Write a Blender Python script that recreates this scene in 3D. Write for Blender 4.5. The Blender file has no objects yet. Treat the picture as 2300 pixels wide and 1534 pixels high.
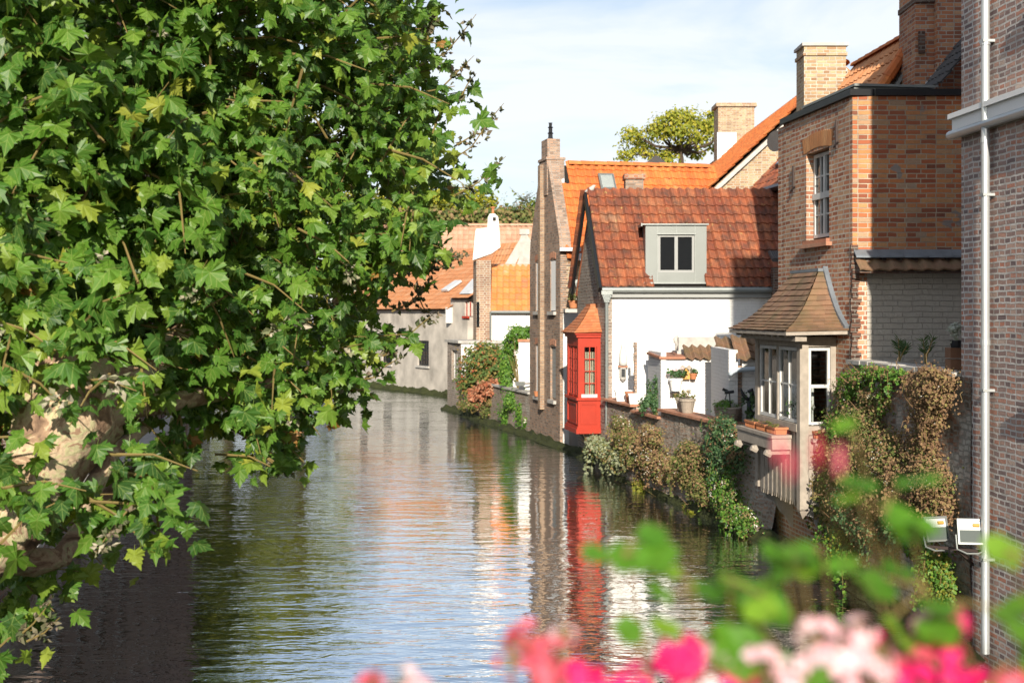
import bpy, math, random
import numpy as np
from mathutils import Vector, noise
R=math.radians; PI=math.pi
random.seed(7); rng=np.random.default_rng(7)
sc=bpy.context.scene; C=sc.collection
FP=2900.0; HOR=700.0; EYE=4.0
# ---------------------------------------------------------------- camera
cd=bpy.data.cameras.new('camera'); cam=bpy.data.objects.new('camera',cd); C.objects.link(cam)
cam.location=(0,0,EYE); cam.rotation_euler=(PI/2,0,0)
cd.sensor_width=36; cd.lens=36*FP/2300; cd.shift_y=-(767-HOR)/2300; cd.clip_start=0.05; cd.clip_end=3000
cd.dof.use_dof=True; cd.dof.focus_distance=15.0; cd.dof.aperture_fstop=3.3
sc.camera=cam
# ---------------------------------------------------------------- light
EL=21.0; LX=0.015
w=bpy.data.worlds.new("World"); sc.world=w; w.use_nodes=True
nt=w.node_tree; nt.nodes.clear()
def wn(t,**k):
    n=nt.nodes.new(t)
    for a,b in k.items(): setattr(n,a,b)
    return n
out=wn('ShaderNodeOutputWorld'); bg=wn('ShaderNodeBackground'); bg.inputs[1].default_value=0.092
sky=wn('ShaderNodeTexSky',sky_type='NISHITA',sun_disc=False,sun_elevation=R(EL),sun_rotation=PI,air_density=1.0,dust_density=0.6,ozone_density=2.0)
tc=wn('ShaderNodeTexCoord'); mp=wn('ShaderNodeMapping'); mp.inputs['Scale'].default_value=(1.6,1.6,7.0)
nz=wn('ShaderNodeTexNoise'); nz.inputs['Scale'].default_value=1.6; nz.inputs['Detail'].default_value=7; nz.inputs['Roughness'].default_value=0.55; nz.inputs['Distortion'].default_value=0.4
cr=wn('ShaderNodeValToRGB'); cr.color_ramp.elements[0].position=0.38; cr.color_ramp.elements[1].position=0.56
cr.color_ramp.elements[0].color=(.34,.34,.34,1); cr.color_ramp.elements[1].color=(1,1,1,1)
# fewer clouds towards the zenith
sx=wn('ShaderNodeSeparateXYZ'); zr=wn('ShaderNodeMapRange'); zr.inputs[1].default_value=0.05; zr.inputs[2].default_value=0.75; zr.inputs[3].default_value=1.0; zr.inputs[4].default_value=0.45
mu=wn('ShaderNodeMath',operation='MULTIPLY')
mx=wn('ShaderNodeMix',data_type='RGBA'); mx.inputs[7].default_value=(7.2,7.5,7.8,1)
L=nt.links.new
L(tc.outputs['Generated'],mp.inputs[0]); L(mp.outputs[0],nz.inputs['Vector']); L(nz.outputs[0],cr.inputs[0])
L(tc.outputs['Generated'],sx.inputs[0]); L(sx.outputs[2],zr.inputs[0]); L(cr.outputs[0],mu.inputs[0]); L(zr.outputs[0],mu.inputs[1])
L(mu.outputs[0],mx.inputs[0]); L(sky.outputs[0],mx.inputs[6]); L(mx.outputs[2],bg.inputs[0]); L(bg.outputs[0],out.inputs[0])
sd=bpy.data.lights.new('sun','SUN'); sd.energy=4.9; sd.angle=R(0.6); sd.color=(1.0,0.90,0.76)
sun=bpy.data.objects.new('sun',sd); C.objects.link(sun)
sdir=Vector((LX,math.cos(R(EL)),-math.sin(R(EL))))
sun.rotation_euler=sdir.to_track_quat('-Z','Y').to_euler(); sun.location=(0,-20,30)
sc.view_settings.view_transform='Standard'; sc.view_settings.look='None'; sc.view_settings.exposure=0.6; sc.view_settings.gamma=1
sc.render.engine='CYCLES'
try:
    sc.cycles.max_bounces=7; sc.cycles.transparent_max_bounces=8; sc.cycles.caustics_reflective=False; sc.cycles.caustics_refractive=False
except Exception: pass

# ---------------------------------------------------------------- mesh helpers
def P(px,py,Y): return Vector(((px-1150)/FP*Y,Y,EYE-(py-HOR)/FP*Y))
def zz(py,Y): return EYE-(py-HOR)/FP*Y
OFF={}
def tagp(o,label=None,cat=None,group=None,kind=None):
    if label: o['label']=label
    if cat: o['category']=cat
    if group: o['group']=group
    if kind: o['kind']=kind
    return o
def thing(name,label,cat,loc,group=None):
    o=bpy.data.objects.new(name,None); C.objects.link(o); o.empty_display_size=.2
    o.location=loc; OFF[o]=Vector(loc); return tagp(o,label,cat,group)
def link(me,name,parent,off):
    o=bpy.data.objects.new(name,me); C.objects.link(o)
    if parent is not None: o.parent=parent
    else: o.location=off
    OFF[o]=Vector(off); return o
class Fr:
    def __init__(s,o,d,flip=False):
        s.o=Vector((o[0],o[1],0)); s.d=Vector((d[0],d[1],0)).normalized()
        s.n=Vector((s.d.y,-s.d.x,0)) if not flip else Vector((-s.d.y,s.d.x,0))
    def p(s,u,v,w): return s.o+s.d*u+s.n*v+Vector((0,0,w))
def frame2(a,b,flip=False):
    f=Fr(a,(b[0]-a[0],b[1]-a[1]),flip); f.len=math.hypot(b[0]-a[0],b[1]-a[1]); return f
class MB:
    def __init__(s): s.v=[]; s.f=[]; s.r=[]
    def face(s,pts,r=None):
        b=len(s.v); s.v.extend([tuple(p) for p in pts]); s.f.append(tuple(range(b,b+len(pts)))); s.r.append(random.random() if r is None else r)
    def hexa(s,c,r=None):   # 8 corners: bottom 4 (ccw), top 4
        b=len(s.v); s.v.extend([tuple(p) for p in c]); r=random.random() if r is None else r
        for q in ((3,2,1,0),(4,5,6,7),(0,1,5,4),(1,2,6,5),(2,3,7,6),(3,0,4,7)): s.f.append(tuple(b+i for i in q)); s.r.append(r)
    def box(s,x0,x1,y0,y1,z0,z1,r=None): s.hexa([(x0,y0,z0),(x1,y0,z0),(x1,y1,z0),(x0,y1,z0),(x0,y0,z1),(x1,y0,z1),(x1,y1,z1),(x0,y1,z1)],r)
    def fb(s,f,u0,u1,v0,v1,w0,w1,r=None):
        s.hexa([f.p(u,v,w) for w in (w0,w1) for u,v in ((u0,v0),(u1,v0),(u1,v1),(u0,v1))],r)
    def beam(s,a,b,w,h,up=Vector((0,0,1)),r=None):
        a=Vector(a); b=Vector(b); d=(b-a).normalized(); x=d.cross(up)
        if x.length<1e-4: x=d.cross(Vector((1,0,0)))
        x=x.normalized()*w/2; y=x.cross(d).normalized()*h/2
        s.hexa([a-x-y,a+x-y,b+x-y,b-x-y,a-x+y,a+x+y,b+x+y,b-x+y],r)
    def tube(s,pts,rad,seg=8,r=None,bump=0.0,cap=True):
        pts=[Vector(p) for p in pts]; n=len(pts)
        if not hasattr(rad,'__len__'): rad=[rad]*n
        base=len(s.v); r=random.random() if r is None else r; px=None
        for i,p in enumerate(pts):
            d=(pts[min(i+1,n-1)]-pts[max(i-1,0)]).normalized()
            if px is None:
                px=d.cross(Vector((0,0,1)))
                if px.length<.05: px=d.cross(Vector((1,0,0)))
            px=(px-d*px.dot(d)).normalized(); py=d.cross(px)
            for k in range(seg):
                a=2*PI*k/seg; q=px*math.cos(a)+py*math.sin(a); rr=rad[i]
                if bump: rr*=1+bump*noise.noise((p+q*rad[i])*3.1)+bump*.6*noise.noise((p+q*rad[i])*8.3)
                s.v.append(tuple(p+q*rr))
        for i in range(n-1):
            for k in range(seg):
                a=base+i*seg+k; b=base+i*seg+(k+1)%seg
                s.f.append((a,b,b+seg,a+seg)); s.r.append(r)
        if cap:
            s.f.append(tuple(base+k for k in reversed(range(seg)))); s.r.append(r)
            s.f.append(tuple(base+(n-1)*seg+k for k in range(seg))); s.r.append(r)
    def lathe(s,c,prof,seg=14,r=None):
        c=Vector(c); s.tube([c+Vector((0,0,z)) for _,z in prof],[a for a,_ in prof],seg,r)
    def prism(s,pts,vec,r=None):
        pts=[Vector(p) for p in pts]; vec=Vector(vec); n=len(pts); r=random.random() if r is None else r
        s.face(pts[::-1],r); s.face([p+vec for p in pts],r)
        for i in range(n): s.face([pts[i],pts[(i+1)%n],pts[(i+1)%n]+vec,pts[i]+vec],r)
    def build(s,name,mat,parent=None,at=None,smooth=False,label=None,cat=None,group=None,kind=None,fix=True):
        V=np.array(s.v,dtype=float)
        if parent is not None: off=OFF[parent]
        elif at is not None: off=Vector(at)
        else: off=Vector(((V[:,0].min()+V[:,0].max())/2,(V[:,1].min()+V[:,1].max())/2,V[:,2].min()))
        me=bpy.data.meshes.new(name); me.from_pydata((V-np.array(off)).tolist(),[],s.f)
        if fix:
            import bmesh
            bm=bmesh.new(); bm.from_mesh(me)
            # island-wise outward normals
            bmesh.ops.recalc_face_normals(bm,faces=bm.faces); bm.to_mesh(me); bm.free()
        a=me.attributes.new('rnd','FLOAT','FACE'); a.data.foreach_set('value',s.r)
        uvl=me.uv_layers.new(name='UVMap'); me.update()
        nv=len(me.loops); li=np.empty(nv,dtype=np.int32); me.loops.foreach_get('vertex_index',li)
        fn=np.empty(len(me.polygons)*3); me.polygons.foreach_get('normal',fn); fn=fn.reshape(-1,3)
        lt=np.empty(len(me.polygons),dtype=np.int32); me.polygons.foreach_get('loop_total',lt)
        N=np.repeat(fn,lt,axis=0); Q=V[li]
        T=np.cross(np.array([0,0,1.0]),N); ln=np.linalg.norm(T,axis=1); flat=ln<0.05
        T[flat]=np.array([1.0,0,0]); T/=np.linalg.norm(T,axis=1)[:,None]
        B=np.cross(N,T)
        uv=np.stack([(Q*T).sum(1),(Q*B).sum(1)],1).astype(np.float32)
        uvl.data.foreach_set('uv',uv.ravel())
        if smooth: me.polygons.foreach_set('use_smooth',[True]*len(me.polygons))
        if mat: me.materials.append(mat)
        o=link(me,name,parent,off); tagp(o,label,cat,group,kind); return o
def wall(mb,f,u0,u1,w0,w1,ops=(),th=.3,v=0.0):
    us=sorted({u0,u1,*[x for o in ops for x in o[:2]]}); ws=sorted({w0,w1,*[x for o in ops for x in o[2:4]]})
    us=[u for u in us if u0<=u<=u1]; ws=[x for x in ws if w0<=x<=w1]
    for i in range(len(us)-1):
        for j in range(len(ws)-1):
            cu=(us[i]+us[i+1])/2; cw=(ws[j]+ws[j+1])/2
            if any(o[0]<cu<o[1] and o[2]<cw<o[3] for o in ops): continue
            a,b,c,d=us[i],us[i+1],ws[j],ws[j+1]
            mb.face([f.p(a,v,c),f.p(b,v,c),f.p(b,v,d),f.p(a,v,d)],.5)
            mb.face([f.p(a,v-th,c),f.p(a,v-th,d),f.p(b,v-th,d),f.p(b,v-th,c)],.5)
    def rim(a,b,c,d):
        mb.face([f.p(a,v,c),f.p(a,v-th,c),f.p(b,v-th,c),f.p(b,v,c)],.5); mb.face([f.p(a,v,d),f.p(b,v,d),f.p(b,v-th,d),f.p(a,v-th,d)],.5)
        mb.face([f.p(a,v,c),f.p(a,v,d),f.p(a,v-th,d),f.p(a,v-th,c)],.5); mb.face([f.p(b,v,c),f.p(b,v-th,c),f.p(b,v-th,d),f.p(b,v,d)],.5)
    rim(u0,u1,w0,w1)
    for o in ops: rim(*o[:4])
# ---------------------------------------------------------------- materials
class G:
    def __init__(s,name):
        s.m=bpy.data.materials.new(name); s.m.use_nodes=True; s.t=s.m.node_tree; s.t.nodes.clear()
        s.out=s.t.nodes.new('ShaderNodeOutputMaterial')
    def set(s,sock,v):
        if isinstance(v,bpy.types.NodeSocket): s.t.links.new(v,sock)
        elif v is not None: sock.default_value=v
    def n(s,typ,ins=None,**at):
        nd=s.t.nodes.new('ShaderNode'+typ)
        for k,v in at.items(): setattr(nd,k,v)
        for k,v in (ins or {}).items(): s.set(nd.inputs[k],v)
        return nd
    def mix(s,f,a,b,bl='MIX'):
        nd=s.n('Mix',data_type='RGBA',blend_type=bl); s.set(nd.inputs[0],f); s.set(nd.inputs[6],a); s.set(nd.inputs[7],b); return nd.outputs[2]
    def math(s,op,a,b=None,c=None):
        nd=s.n('Math',operation=op); s.set(nd.inputs[0],a)
        if b is not None: s.set(nd.inputs[1],b)
        if c is not None: s.set(nd.inputs[2],c)
        return nd.outputs[0]
    def ramp(s,f,stops):
        nd=s.n('ValToRGB'); r=nd.color_ramp; s.set(nd.inputs[0],f)
        while len(r.elements)>1: r.elements.remove(r.elements[-1])
        for i,(p,c) in enumerate(stops):
            e=r.elements[0] if i==0 else r.elements.new(p)
            e.position=p; e.color=(c,c,c,1) if not hasattr(c,'__len__') else (*c,1)
        return nd.outputs[0]
    def uv(s): return s.n('TexCoord').outputs['UV']
    def obj(s): return s.n('NewGeometry').outputs['Position']
    def noise(s,sc,det=4,vec=None,ro=.55,dist=0): return s.n('TexNoise',{'Scale':sc,'Detail':det,'Roughness':ro,'Distortion':dist,'Vector':vec if vec is not None else s.obj()}).outputs[0]
    def rnd(s): return s.n('Attribute',attribute_name='rnd').outputs['Fac']
    def bump(s,h,st=.5,d=.01,nrm=None):
        nd=s.n('Bump',{'Height':h,'Strength':st,'Distance':d})
        if nrm is not None: s.set(nd.inputs['Normal'],nrm)
        return nd.outputs[0]
    def pr(s,col,ro=.8,nrm=None,spec=.3,metal=0,**kw):
        ins={'Base Color':col,'Roughness':ro,'Specular IOR Level':spec,'Metallic':metal}
        if nrm is not None: ins['Normal']=nrm
        ins.update(kw); b=s.n('BsdfPrincipled',ins); s.t.links.new(b.outputs[0],s.out.inputs[0]); return b
def c4(c): return (*c,1)
def brick(name,stops,mortar,bw=.22,bh=.066,ms=.007,bump=.9,dirt=(.10,.085,.07),dirtamt=.35,wobble=.012,lime=None,dist=.02,patch=None):
    g=G(name); uv=g.uv()
    nz=g.n('TexNoise',{'Scale':3.5,'Detail':3,'Vector':uv}).outputs['Color']
    off=g.n('VectorMath',{0:nz,1:(.5,.5,.5)},operation='SUBTRACT').outputs[0]
    off=g.n('VectorMath',{0:off,'Scale':wobble*2.2},operation='SCALE').outputs[0]
    v=g.n('VectorMath',{0:uv,1:off},operation='ADD').outputs[0]
    b=g.n('TexBrick',{'Vector':v,'Color1':(0,0,0,1),'Color2':(1,1,1,1),'Mortar':(.5,.5,.5,1),'Scale':1.0,'Mortar Size':ms,'Mortar Smooth':.25,'Bias':0,'Brick Width':bw,'Row Height':bh},offset_frequency=2,squash=.62,squash_frequency=2)
    col=g.ramp(b.outputs['Color'],stops)
    fine=g.noise(38,5); big=g.noise(.7,5); med=g.noise(5,5)
    col=g.mix(g.ramp(fine,[(.3,.0),(.75,.45)]),col,c4([x*.55 for x in stops[len(stops)//2][1]]))
    mcol=g.mix(g.ramp(med,[(.35,0),(.7,.7)]),c4(mortar),c4([x*.5 for x in mortar]))
    mort=b.outputs['Fac']
    if lime:  # worn limewash remaining in patches
        lm=g.ramp(g.noise(1.6,7,ro=.65),[(lime[1]-.05,0),(lime[1]+.06,.9)])
        col=g.mix(lm,col,c4(lime[0])); mcol=g.mix(lm,mcol,c4([x*.6 for x in lime[0]]))
    col=g.mix(mort,col,mcol)
    if patch:
        pm=g.ramp(g.noise(1.15,3,ro=.6,dist=.6),[(patch[1],0),(patch[1]+.015,.9)]); col=g.mix(pm,col,c4(patch[0]))
    col=g.mix(g.math('MULTIPLY',g.ramp(big,[(.42,0),(.72,1)]),dirtamt),col,c4(dirt))
    h=g.math('SUBTRACT',g.math('MULTIPLY',fine,.35),mort)
    h=g.math('ADD',h,g.math('MULTIPLY',b.outputs['Color'],.35))
    g.pr(col,.9,g.bump(h,bump,dist),.15); return g.m
def paintbrick(name,col,dirt=(.35,.33,.30),amt=.25,bh=.075,dist=.012,bw=.24,thr=.5):
    g=G(name); uv=g.uv()
    nz=g.n('TexNoise',{'Scale':2.5,'Detail':4,'Vector':uv}).outputs['Color']
    off=g.n('VectorMath',{0:g.n('VectorMath',{0:nz,1:(.5,.5,.5)},operation='SUBTRACT').outputs[0],'Scale':.05},operation='SCALE').outputs[0]
    v=g.n('VectorMath',{0:uv,1:off},operation='ADD').outputs[0]
    b=g.n('TexBrick',{'Vector':v,'Color1':(0,0,0,1),'Color2':(1,1,1,1),'Scale':1.0,'Mortar Size':.006,'Mortar Smooth':.7,'Brick Width':bw,'Row Height':bh},squash=.7,squash_frequency=3)
    m=g.ramp(g.noise(2.2,7,ro=.7),[(thr,0),(thr+.25,1)])
    cc=g.mix(g.math('MULTIPLY',m,amt),c4(col),c4(dirt)); cc=g.mix(g.math('MULTIPLY',b.outputs['Fac'],.25),cc,c4([x*.6 for x in col]))
    h=g.math('SUBTRACT',g.math('MULTIPLY',b.outputs['Color'],.5),b.outputs['Fac']); h=g.math('ADD',h,g.noise(14,4))
    g.pr(cc,.75,g.bump(h,.8,dist),.25); return g.m
def plain(name,col,ro=.7,metal=0,bsc=20,bst=.25,bd=.004,var=.25,spec=.35,vsc=3):
    g=G(name); nz=g.noise(vsc,6)
    cc=g.mix(g.math('MULTIPLY',g.ramp(nz,[(.3,0),(.75,1)]),var),c4(col),c4([x*.35 for x in col]))
    g.pr(cc,ro,g.bump(g.noise(bsc,5),bst,bd),spec,metal); return g.m
def tiles(name,stops,stain=(.06,.045,.035),amt=.5,ro=.75,lich=None,sc=6,thr=.5):
    g=G(name); r=g.math('ADD',g.math('MULTIPLY',g.rnd(),.5),g.math('MULTIPLY',g.ramp(g.noise(1.3,5,ro=.6),[(.3,0),(.7,1)]),.5)); col=g.ramp(r,stops)
    m=g.math('MULTIPLY',g.ramp(g.noise(sc,6,ro=.62),[(thr-.08,0),(thr+.2,1)]),amt)
    col=g.mix(m,col,c4(stain)); col=g.mix(g.math('MULTIPLY',g.ramp(g.noise(60,3),[(.4,0),(.8,1)]),.35),col,c4([x*.6 for x in stops[0][1]]))
    if lich: col=g.mix(g.ramp(g.noise(9,4),[(.66,0),(.72,.7)]),col,c4(lich))
    g.pr(col,ro,g.bump(g.noise(45,4),.35,.004),.3); return g.m
def leafmat(name,stops,transl=.3,ro=.45,veins=False,spec=.35):
    g=G(name); col=g.ramp(g.rnd(),stops)
    col=g.mix(g.math('MULTIPLY',g.ramp(g.noise(22,3),[(.35,0),(.75,1)]),.3),col,c4([x*.5 for x in stops[0][1]]))
    if veins:
        uv=g.n('SeparateXYZ',{0:g.uv()}); x=g.math('ABSOLUTE',uv.outputs[0]); y=uv.outputs[1]
        d0=x
        d1=g.math('ABSOLUTE',g.math('SUBTRACT',g.math('MULTIPLY',x,.545),g.math('MULTIPLY',y,.84)))
        d2=g.math('ABSOLUTE',g.math('SUBTRACT',g.math('MULTIPLY',x,.9),g.math('MULTIPLY',g.math('SUBTRACT',y,.28),.7)))
        d3=g.math('ABSOLUTE',g.math('SUBTRACT',g.math('MULTIPLY',x,.9),g.math('MULTIPLY',g.math('SUBTRACT',y,.52),.8)))
        d=g.math('MINIMUM',g.math('MINIMUM',d0,d1),g.math('MINIMUM',d2,d3))
        vm=g.ramp(d,[(.004,.6),(.016,0)])
        col=g.mix(vm,col,(.30,.38,.10,1))
    b=g.n('BsdfPrincipled',{'Base Color':col,'Roughness':ro,'Specular IOR Level':spec})
    tcol=g.mix(.6,col,(.34,.42,.03,1)); t=g.n('BsdfTranslucent',{'Color':tcol}); m=g.n('MixShader',{0:transl,1:b.outputs[0],2:t.outputs[0]})
    g.t.links.new(m.outputs[0],g.out.inputs[0]); return g.m
M={}
M['brick_orange']=brick('orange_brick',[(0,(.20,.065,.045)),(.2,(.40,.11,.055)),(.45,(.54,.17,.07)),(.7,(.60,.25,.10)),(.9,(.58,.32,.15)),(1,(.40,.30,.22))],(.52,.43,.32),bh=.073,bw=.235,ms=.009,dirtamt=.3,patch=((.27,.25,.23),.62))
M['brick_canal']=brick('mixed_red_brick',[(0,(.28,.10,.06)),(.3,(.46,.18,.10)),(.6,(.54,.26,.15)),(1,(.56,.37,.23))],(.62,.54,.44),bh=.073,bw=.235,ms=.013,dirtamt=.35)
M['brick_purple']=brick('purple_brown_brick',[(0,(.18,.14,.145)),(.3,(.38,.26,.23)),(.55,(.54,.35,.28)),(.8,(.62,.26,.17)),(1,(.62,.50,.42))],(.76,.71,.66),bh=.066,bw=.215,ms=.013,dirtamt=.3,wobble=.02,dist=.035,dirt=(.32,.27,.24))
M['brick_brown']=brick('weathered_brown_brick',[(0,(.20,.14,.105)),(.4,(.38,.26,.19)),(.75,(.48,.34,.25)),(1,(.48,.27,.17))],(.40,.35,.30),bh=.08,bw=.22,ms=.012,dirtamt=.35)
M['brick_grey']=brick('rough_grey_brown_brick',[(0,(.18,.13,.11)),(.4,(.34,.27,.22)),(.75,(.42,.35,.29)),(1,(.44,.26,.18))],(.52,.47,.41),bh=.085,bw=.2,ms=.018,wobble=.05,dirtamt=.35,dist=.05)
M['brick_yellow']=brick('yellow_buff_brick',[(0,(.30,.16,.09)),(.3,(.44,.28,.16)),(.7,(.50,.38,.22)),(1,(.55,.46,.28))],(.58,.52,.42),bh=.075,bw=.22,ms=.012,dirtamt=.2)
M['brick_pil']=brick('worn_buff_brick',[(0,(.26,.16,.11)),(.5,(.42,.27,.17)),(1,(.48,.34,.22))],(.42,.36,.29),bh=.075,ms=.012)
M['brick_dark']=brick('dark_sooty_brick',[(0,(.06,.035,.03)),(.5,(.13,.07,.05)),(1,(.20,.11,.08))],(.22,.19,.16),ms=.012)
M['brick_chimney']=brick('red_chimney_brick',[(0,(.22,.09,.06)),(.35,(.44,.15,.08)),(.7,(.54,.23,.11)),(1,(.55,.34,.2))],(.48,.42,.35),bh=.07,ms=.009)
M['quay']=brick('limewashed_quay_brick',[(0,(.11,.075,.06)),(.4,(.24,.14,.10)),(.7,(.34,.17,.11)),(1,(.34,.28,.22))],(.30,.27,.23),bh=.075,ms=.014,wobble=.05,dirtamt=.6,dist=.05,dirt=(.10,.095,.065),lime=((.55,.52,.46),.50))
M['rubble']=brick('worn_rubble_brick',[(0,(.20,.14,.11)),(.4,(.36,.25,.19)),(.8,(.46,.34,.27)),(1,(.48,.24,.15))],(.46,.41,.35),bh=.085,bw=.24,ms=.02,wobble=.08,dirtamt=.5,dist=.06,dirt=(.2,.18,.13),lime=((.58,.54,.47),.58))
M['farwall']=plain('stained_grey_plaster',(.62,.57,.50),.9,var=.85,vsc=1.1,bsc=6,bst=.4,bd=.02)
M['terracewall']=paintbrick('greige_painted_brick',(.44,.41,.355),dirt=(.28,.25,.22),amt=.35,bh=.085,dist=.035,bw=.3)
M['white']=paintbrick('white_painted_brick',(.80,.79,.76),amt=.35,thr=.48,dist=.006)
M['white_old']=paintbrick('peeling_white_brick',(.82,.81,.78),dirt=(.42,.36,.31),amt=.75,thr=.6,dist=.012)
M['white_plain']=plain('white_render',(.80,.79,.76),.8,var=.22,bsc=8,bd=.008)
M['tile_orange']=tiles('bright_orange_pantile',[(0,(.50,.14,.04)),(.35,(.64,.175,.045)),(.75,(.72,.24,.065)),(1,(.60,.30,.15))],stain=(.16,.085,.05),amt=.55,sc=5)
M['tile_dark']=tiles('mossy_red_pantile',[(0,(.17,.055,.035)),(.3,(.27,.08,.042)),(.6,(.36,.115,.052)),(.85,(.44,.17,.08)),(1,(.36,.20,.12))],stain=(.075,.05,.04),amt=.8,lich=(.42,.34,.12),sc=4,thr=.47)
M['tile_soft']=tiles('faded_orange_tile',[(0,(.50,.20,.08)),(.5,(.64,.28,.12)),(1,(.62,.36,.2))],stain=(.25,.14,.09),amt=.45)
M['tile_sand']=tiles('faded_sandy_pantile',[(0,(.46,.24,.15)),(.5,(.56,.33,.22)),(1,(.6,.42,.3))],stain=(.3,.2,.15),amt=.4)
M['tile_brown']=tiles('brown_clay_plain_tile',[(0,(.15,.09,.06)),(.4,(.23,.135,.085)),(.8,(.30,.17,.10)),(1,(.25,.20,.14))],stain=(.12,.12,.05),amt=.55,sc=3)
M['tile_oriel']=tiles('orange_plain_tile',[(0,(.42,.14,.06)),(.5,(.56,.20,.08)),(1,(.55,.28,.14))],stain=(.22,.10,.06),amt=.4,sc=7)
M['tile_grey']=tiles('dark_slate_tile',[(0,(.05,.05,.055)),(1,(.10,.095,.09))])
M['zinc']=plain('weathered_grey_zinc',(.19,.205,.195),.5,.35,var=.2,bst=.05,vsc=1.5)
M['lead']=plain('blue_grey_lead',(.22,.25,.28),.5,.2,var=.5,vsc=6,bst=.5)
M['lamp_grey']=plain('dull_lamp_grey',(.085,.105,.10),.7,var=.1)
M['leadwhite']=plain('pale_lead',(.62,.64,.66),.55,.1,var=.3,vsc=6)
M['gutter']=plain('grey_gutter_zinc',(.24,.26,.25),.45,.4,var=.2)
M['blackmetal']=plain('black_coping_metal',(.02,.022,.025),.35,.3,var=.2,spec=.5)
M['pipe']=plain('galvanised_downpipe',(.55,.58,.58),.38,.55,var=.2,vsc=2)
M['pipeblue']=plain('pale_blue_paint',(.52,.60,.66),.55,var=.3)
M['wood']=plain('weathered_grey_oak',(.40,.35,.29),.8,var=.5,vsc=9,bsc=60,bst=.4)
M['woodwhite']=plain('pale_painted_wood',(.66,.66,.63),.55,var=.35,vsc=5)
M['greyframe']=plain('light_grey_frame',(.30,.31,.30),.5,var=.08)
M['red']=plain('vermilion_paint',(.42,.033,.012),.5,var=.3,bst=.1)
M['stone']=plain('pale_stone',(.62,.61,.57),.8,var=.25)
M['concrete']=plain('stained_concrete',(.52,.50,.46),.9,var=.5,vsc=5)
M['coping']=tiles('terracotta_coping',[(0,(.36,.15,.09)),(.5,(.48,.22,.13)),(1,(.52,.30,.2))],stain=(.2,.13,.1),amt=.5)
M['terracotta']=plain('terracotta_clay',(.50,.20,.09),.8,var=.3,vsc=12)
M['iron']=plain('rusty_iron',(.07,.05,.045),.7,.3,var=.4)
M['dark']=plain('dark_interior',(.02,.018,.016),.9)
M['soil']=plain('brown_earth',(.10,.075,.05),.95,var=.5,bsc=12,bst=.8,bd=.03)
M['paving']=plain('grey_paving_stone',(.30,.28,.26),.9,var=.3)
M['bridge']=M['brick_brown']
M['wicker']=plain('grey_wicker',(.36,.31,.25),.85,var=.5,vsc=30,bsc=50,bst=.8,bd=.01)
M['yellowwood']=plain('yellow_pine',(.62,.34,.08),.6,var=.2)
M['shutter']=plain('white_blind',(.86,.86,.84),.7,var=.05)
g=G('dark_window_glass'); g.pr((.012,.014,.016,1),.04,None,.6); M['glass']=g.m
g=G('clear_window_glass'); tr=g.n('BsdfTransparent',{'Color':(.85,.87,.86,1)}); gl=g.n('BsdfGlossy',{'Color':(1,1,1,1),'Roughness':.02}); lw=g.n('Fresnel',{'IOR':1.5})
ms_=g.n('MixShader',{0:lw.outputs[0],1:tr.outputs[0],2:gl.outputs[0]}); g.t.links.new(ms_.outputs[0],g.out.inputs[0]); M['clear']=g.m
# curtains seen behind the panes
M['curtain']=plain('cream_curtain',(.75,.68,.52),.9,var=.25,vsc=8)
# bark of the plane tree: flaking patches
g=G('flaking_plane_bark'); nz=g.noise(5.0,5,ro=.6,dist=1.2)
col=g.ramp(nz,[(.34,(.14,.09,.06)),(.42,(.30,.20,.13)),(.47,(.33,.22,.14)),(.475,(.50,.37,.24)),(.55,(.54,.43,.29)),(.555,(.46,.44,.24)),(.61,(.50,.47,.28)),(.615,(.34,.22,.14)),(.7,(.22,.15,.10))])
col=g.mix(g.ramp(g.noise(40,4),[(.35,0),(.8,.5)]),col,(.16,.10,.07,1))
g.pr(col,.85,g.bump(g.math('ADD',nz,g.math('MULTIPLY',g.noise(22,5),.35)),.8,.03),.2); M['bark']=g.m
M['bark_dark']=plain('dark_bark',(.09,.065,.045),.95,var=.5,bsc=15,bst=.8,bd=.03)
M['twig']=plain('olive_brown_twig',(.20,.15,.05),.8,var=.3)
M['leaf']=leafmat('plane_leaf',[(0,(.035,.095,.018)),(.3,(.065,.17,.022)),(.6,(.12,.25,.028)),(.8,(.21,.32,.038)),(.95,(.34,.38,.05)),(.985,(.36,.16,.04)),(1,(.36,.16,.04))],.34,.42,veins=True)
M['leaf_pale']=leafmat('mildewed_leaf',[(0,(.14,.18,.08)),(.5,(.32,.31,.20)),(1,(.50,.44,.36))],.15,.85)
M['leaf_curl']=leafmat('curled_tip_leaf',[(0,(.07,.10,.04)),(.5,(.13,.13,.07)),(1,(.26,.20,.15))],.1,.8)
M['leaf_yellow']=leafmat('yellow_green_leaf',[(0,(.14,.19,.02)),(.5,(.32,.34,.03)),(1,(.52,.44,.05))],.35,.6)
M['leaf_far']=leafmat('mid_green_leaf',[(0,(.03,.07,.015)),(.5,(.08,.13,.02)),(1,(.16,.19,.03))],.3,.6)
M['leaf_olive']=leafmat('olive_green_leaf',[(0,(.08,.11,.012)),(.5,(.18,.20,.018)),(1,(.29,.27,.03))],.3,.6)
M['leaf_ivy']=leafmat('bright_ivy_leaf',[(0,(.04,.12,.015)),(.5,(.09,.22,.025)),(1,(.18,.30,.04))],.25,.5)
M['leaf_shrub']=leafmat('dark_shrub_leaf',[(0,(.02,.06,.02)),(.6,(.05,.12,.04)),(1,(.10,.17,.06))],.2,.5)
M['leaf_brown']=leafmat('dry_brown_creeper',[(0,(.11,.06,.035)),(.4,(.22,.13,.07)),(.75,(.30,.19,.10)),(1,(.24,.22,.07))],.15,.9)
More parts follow.
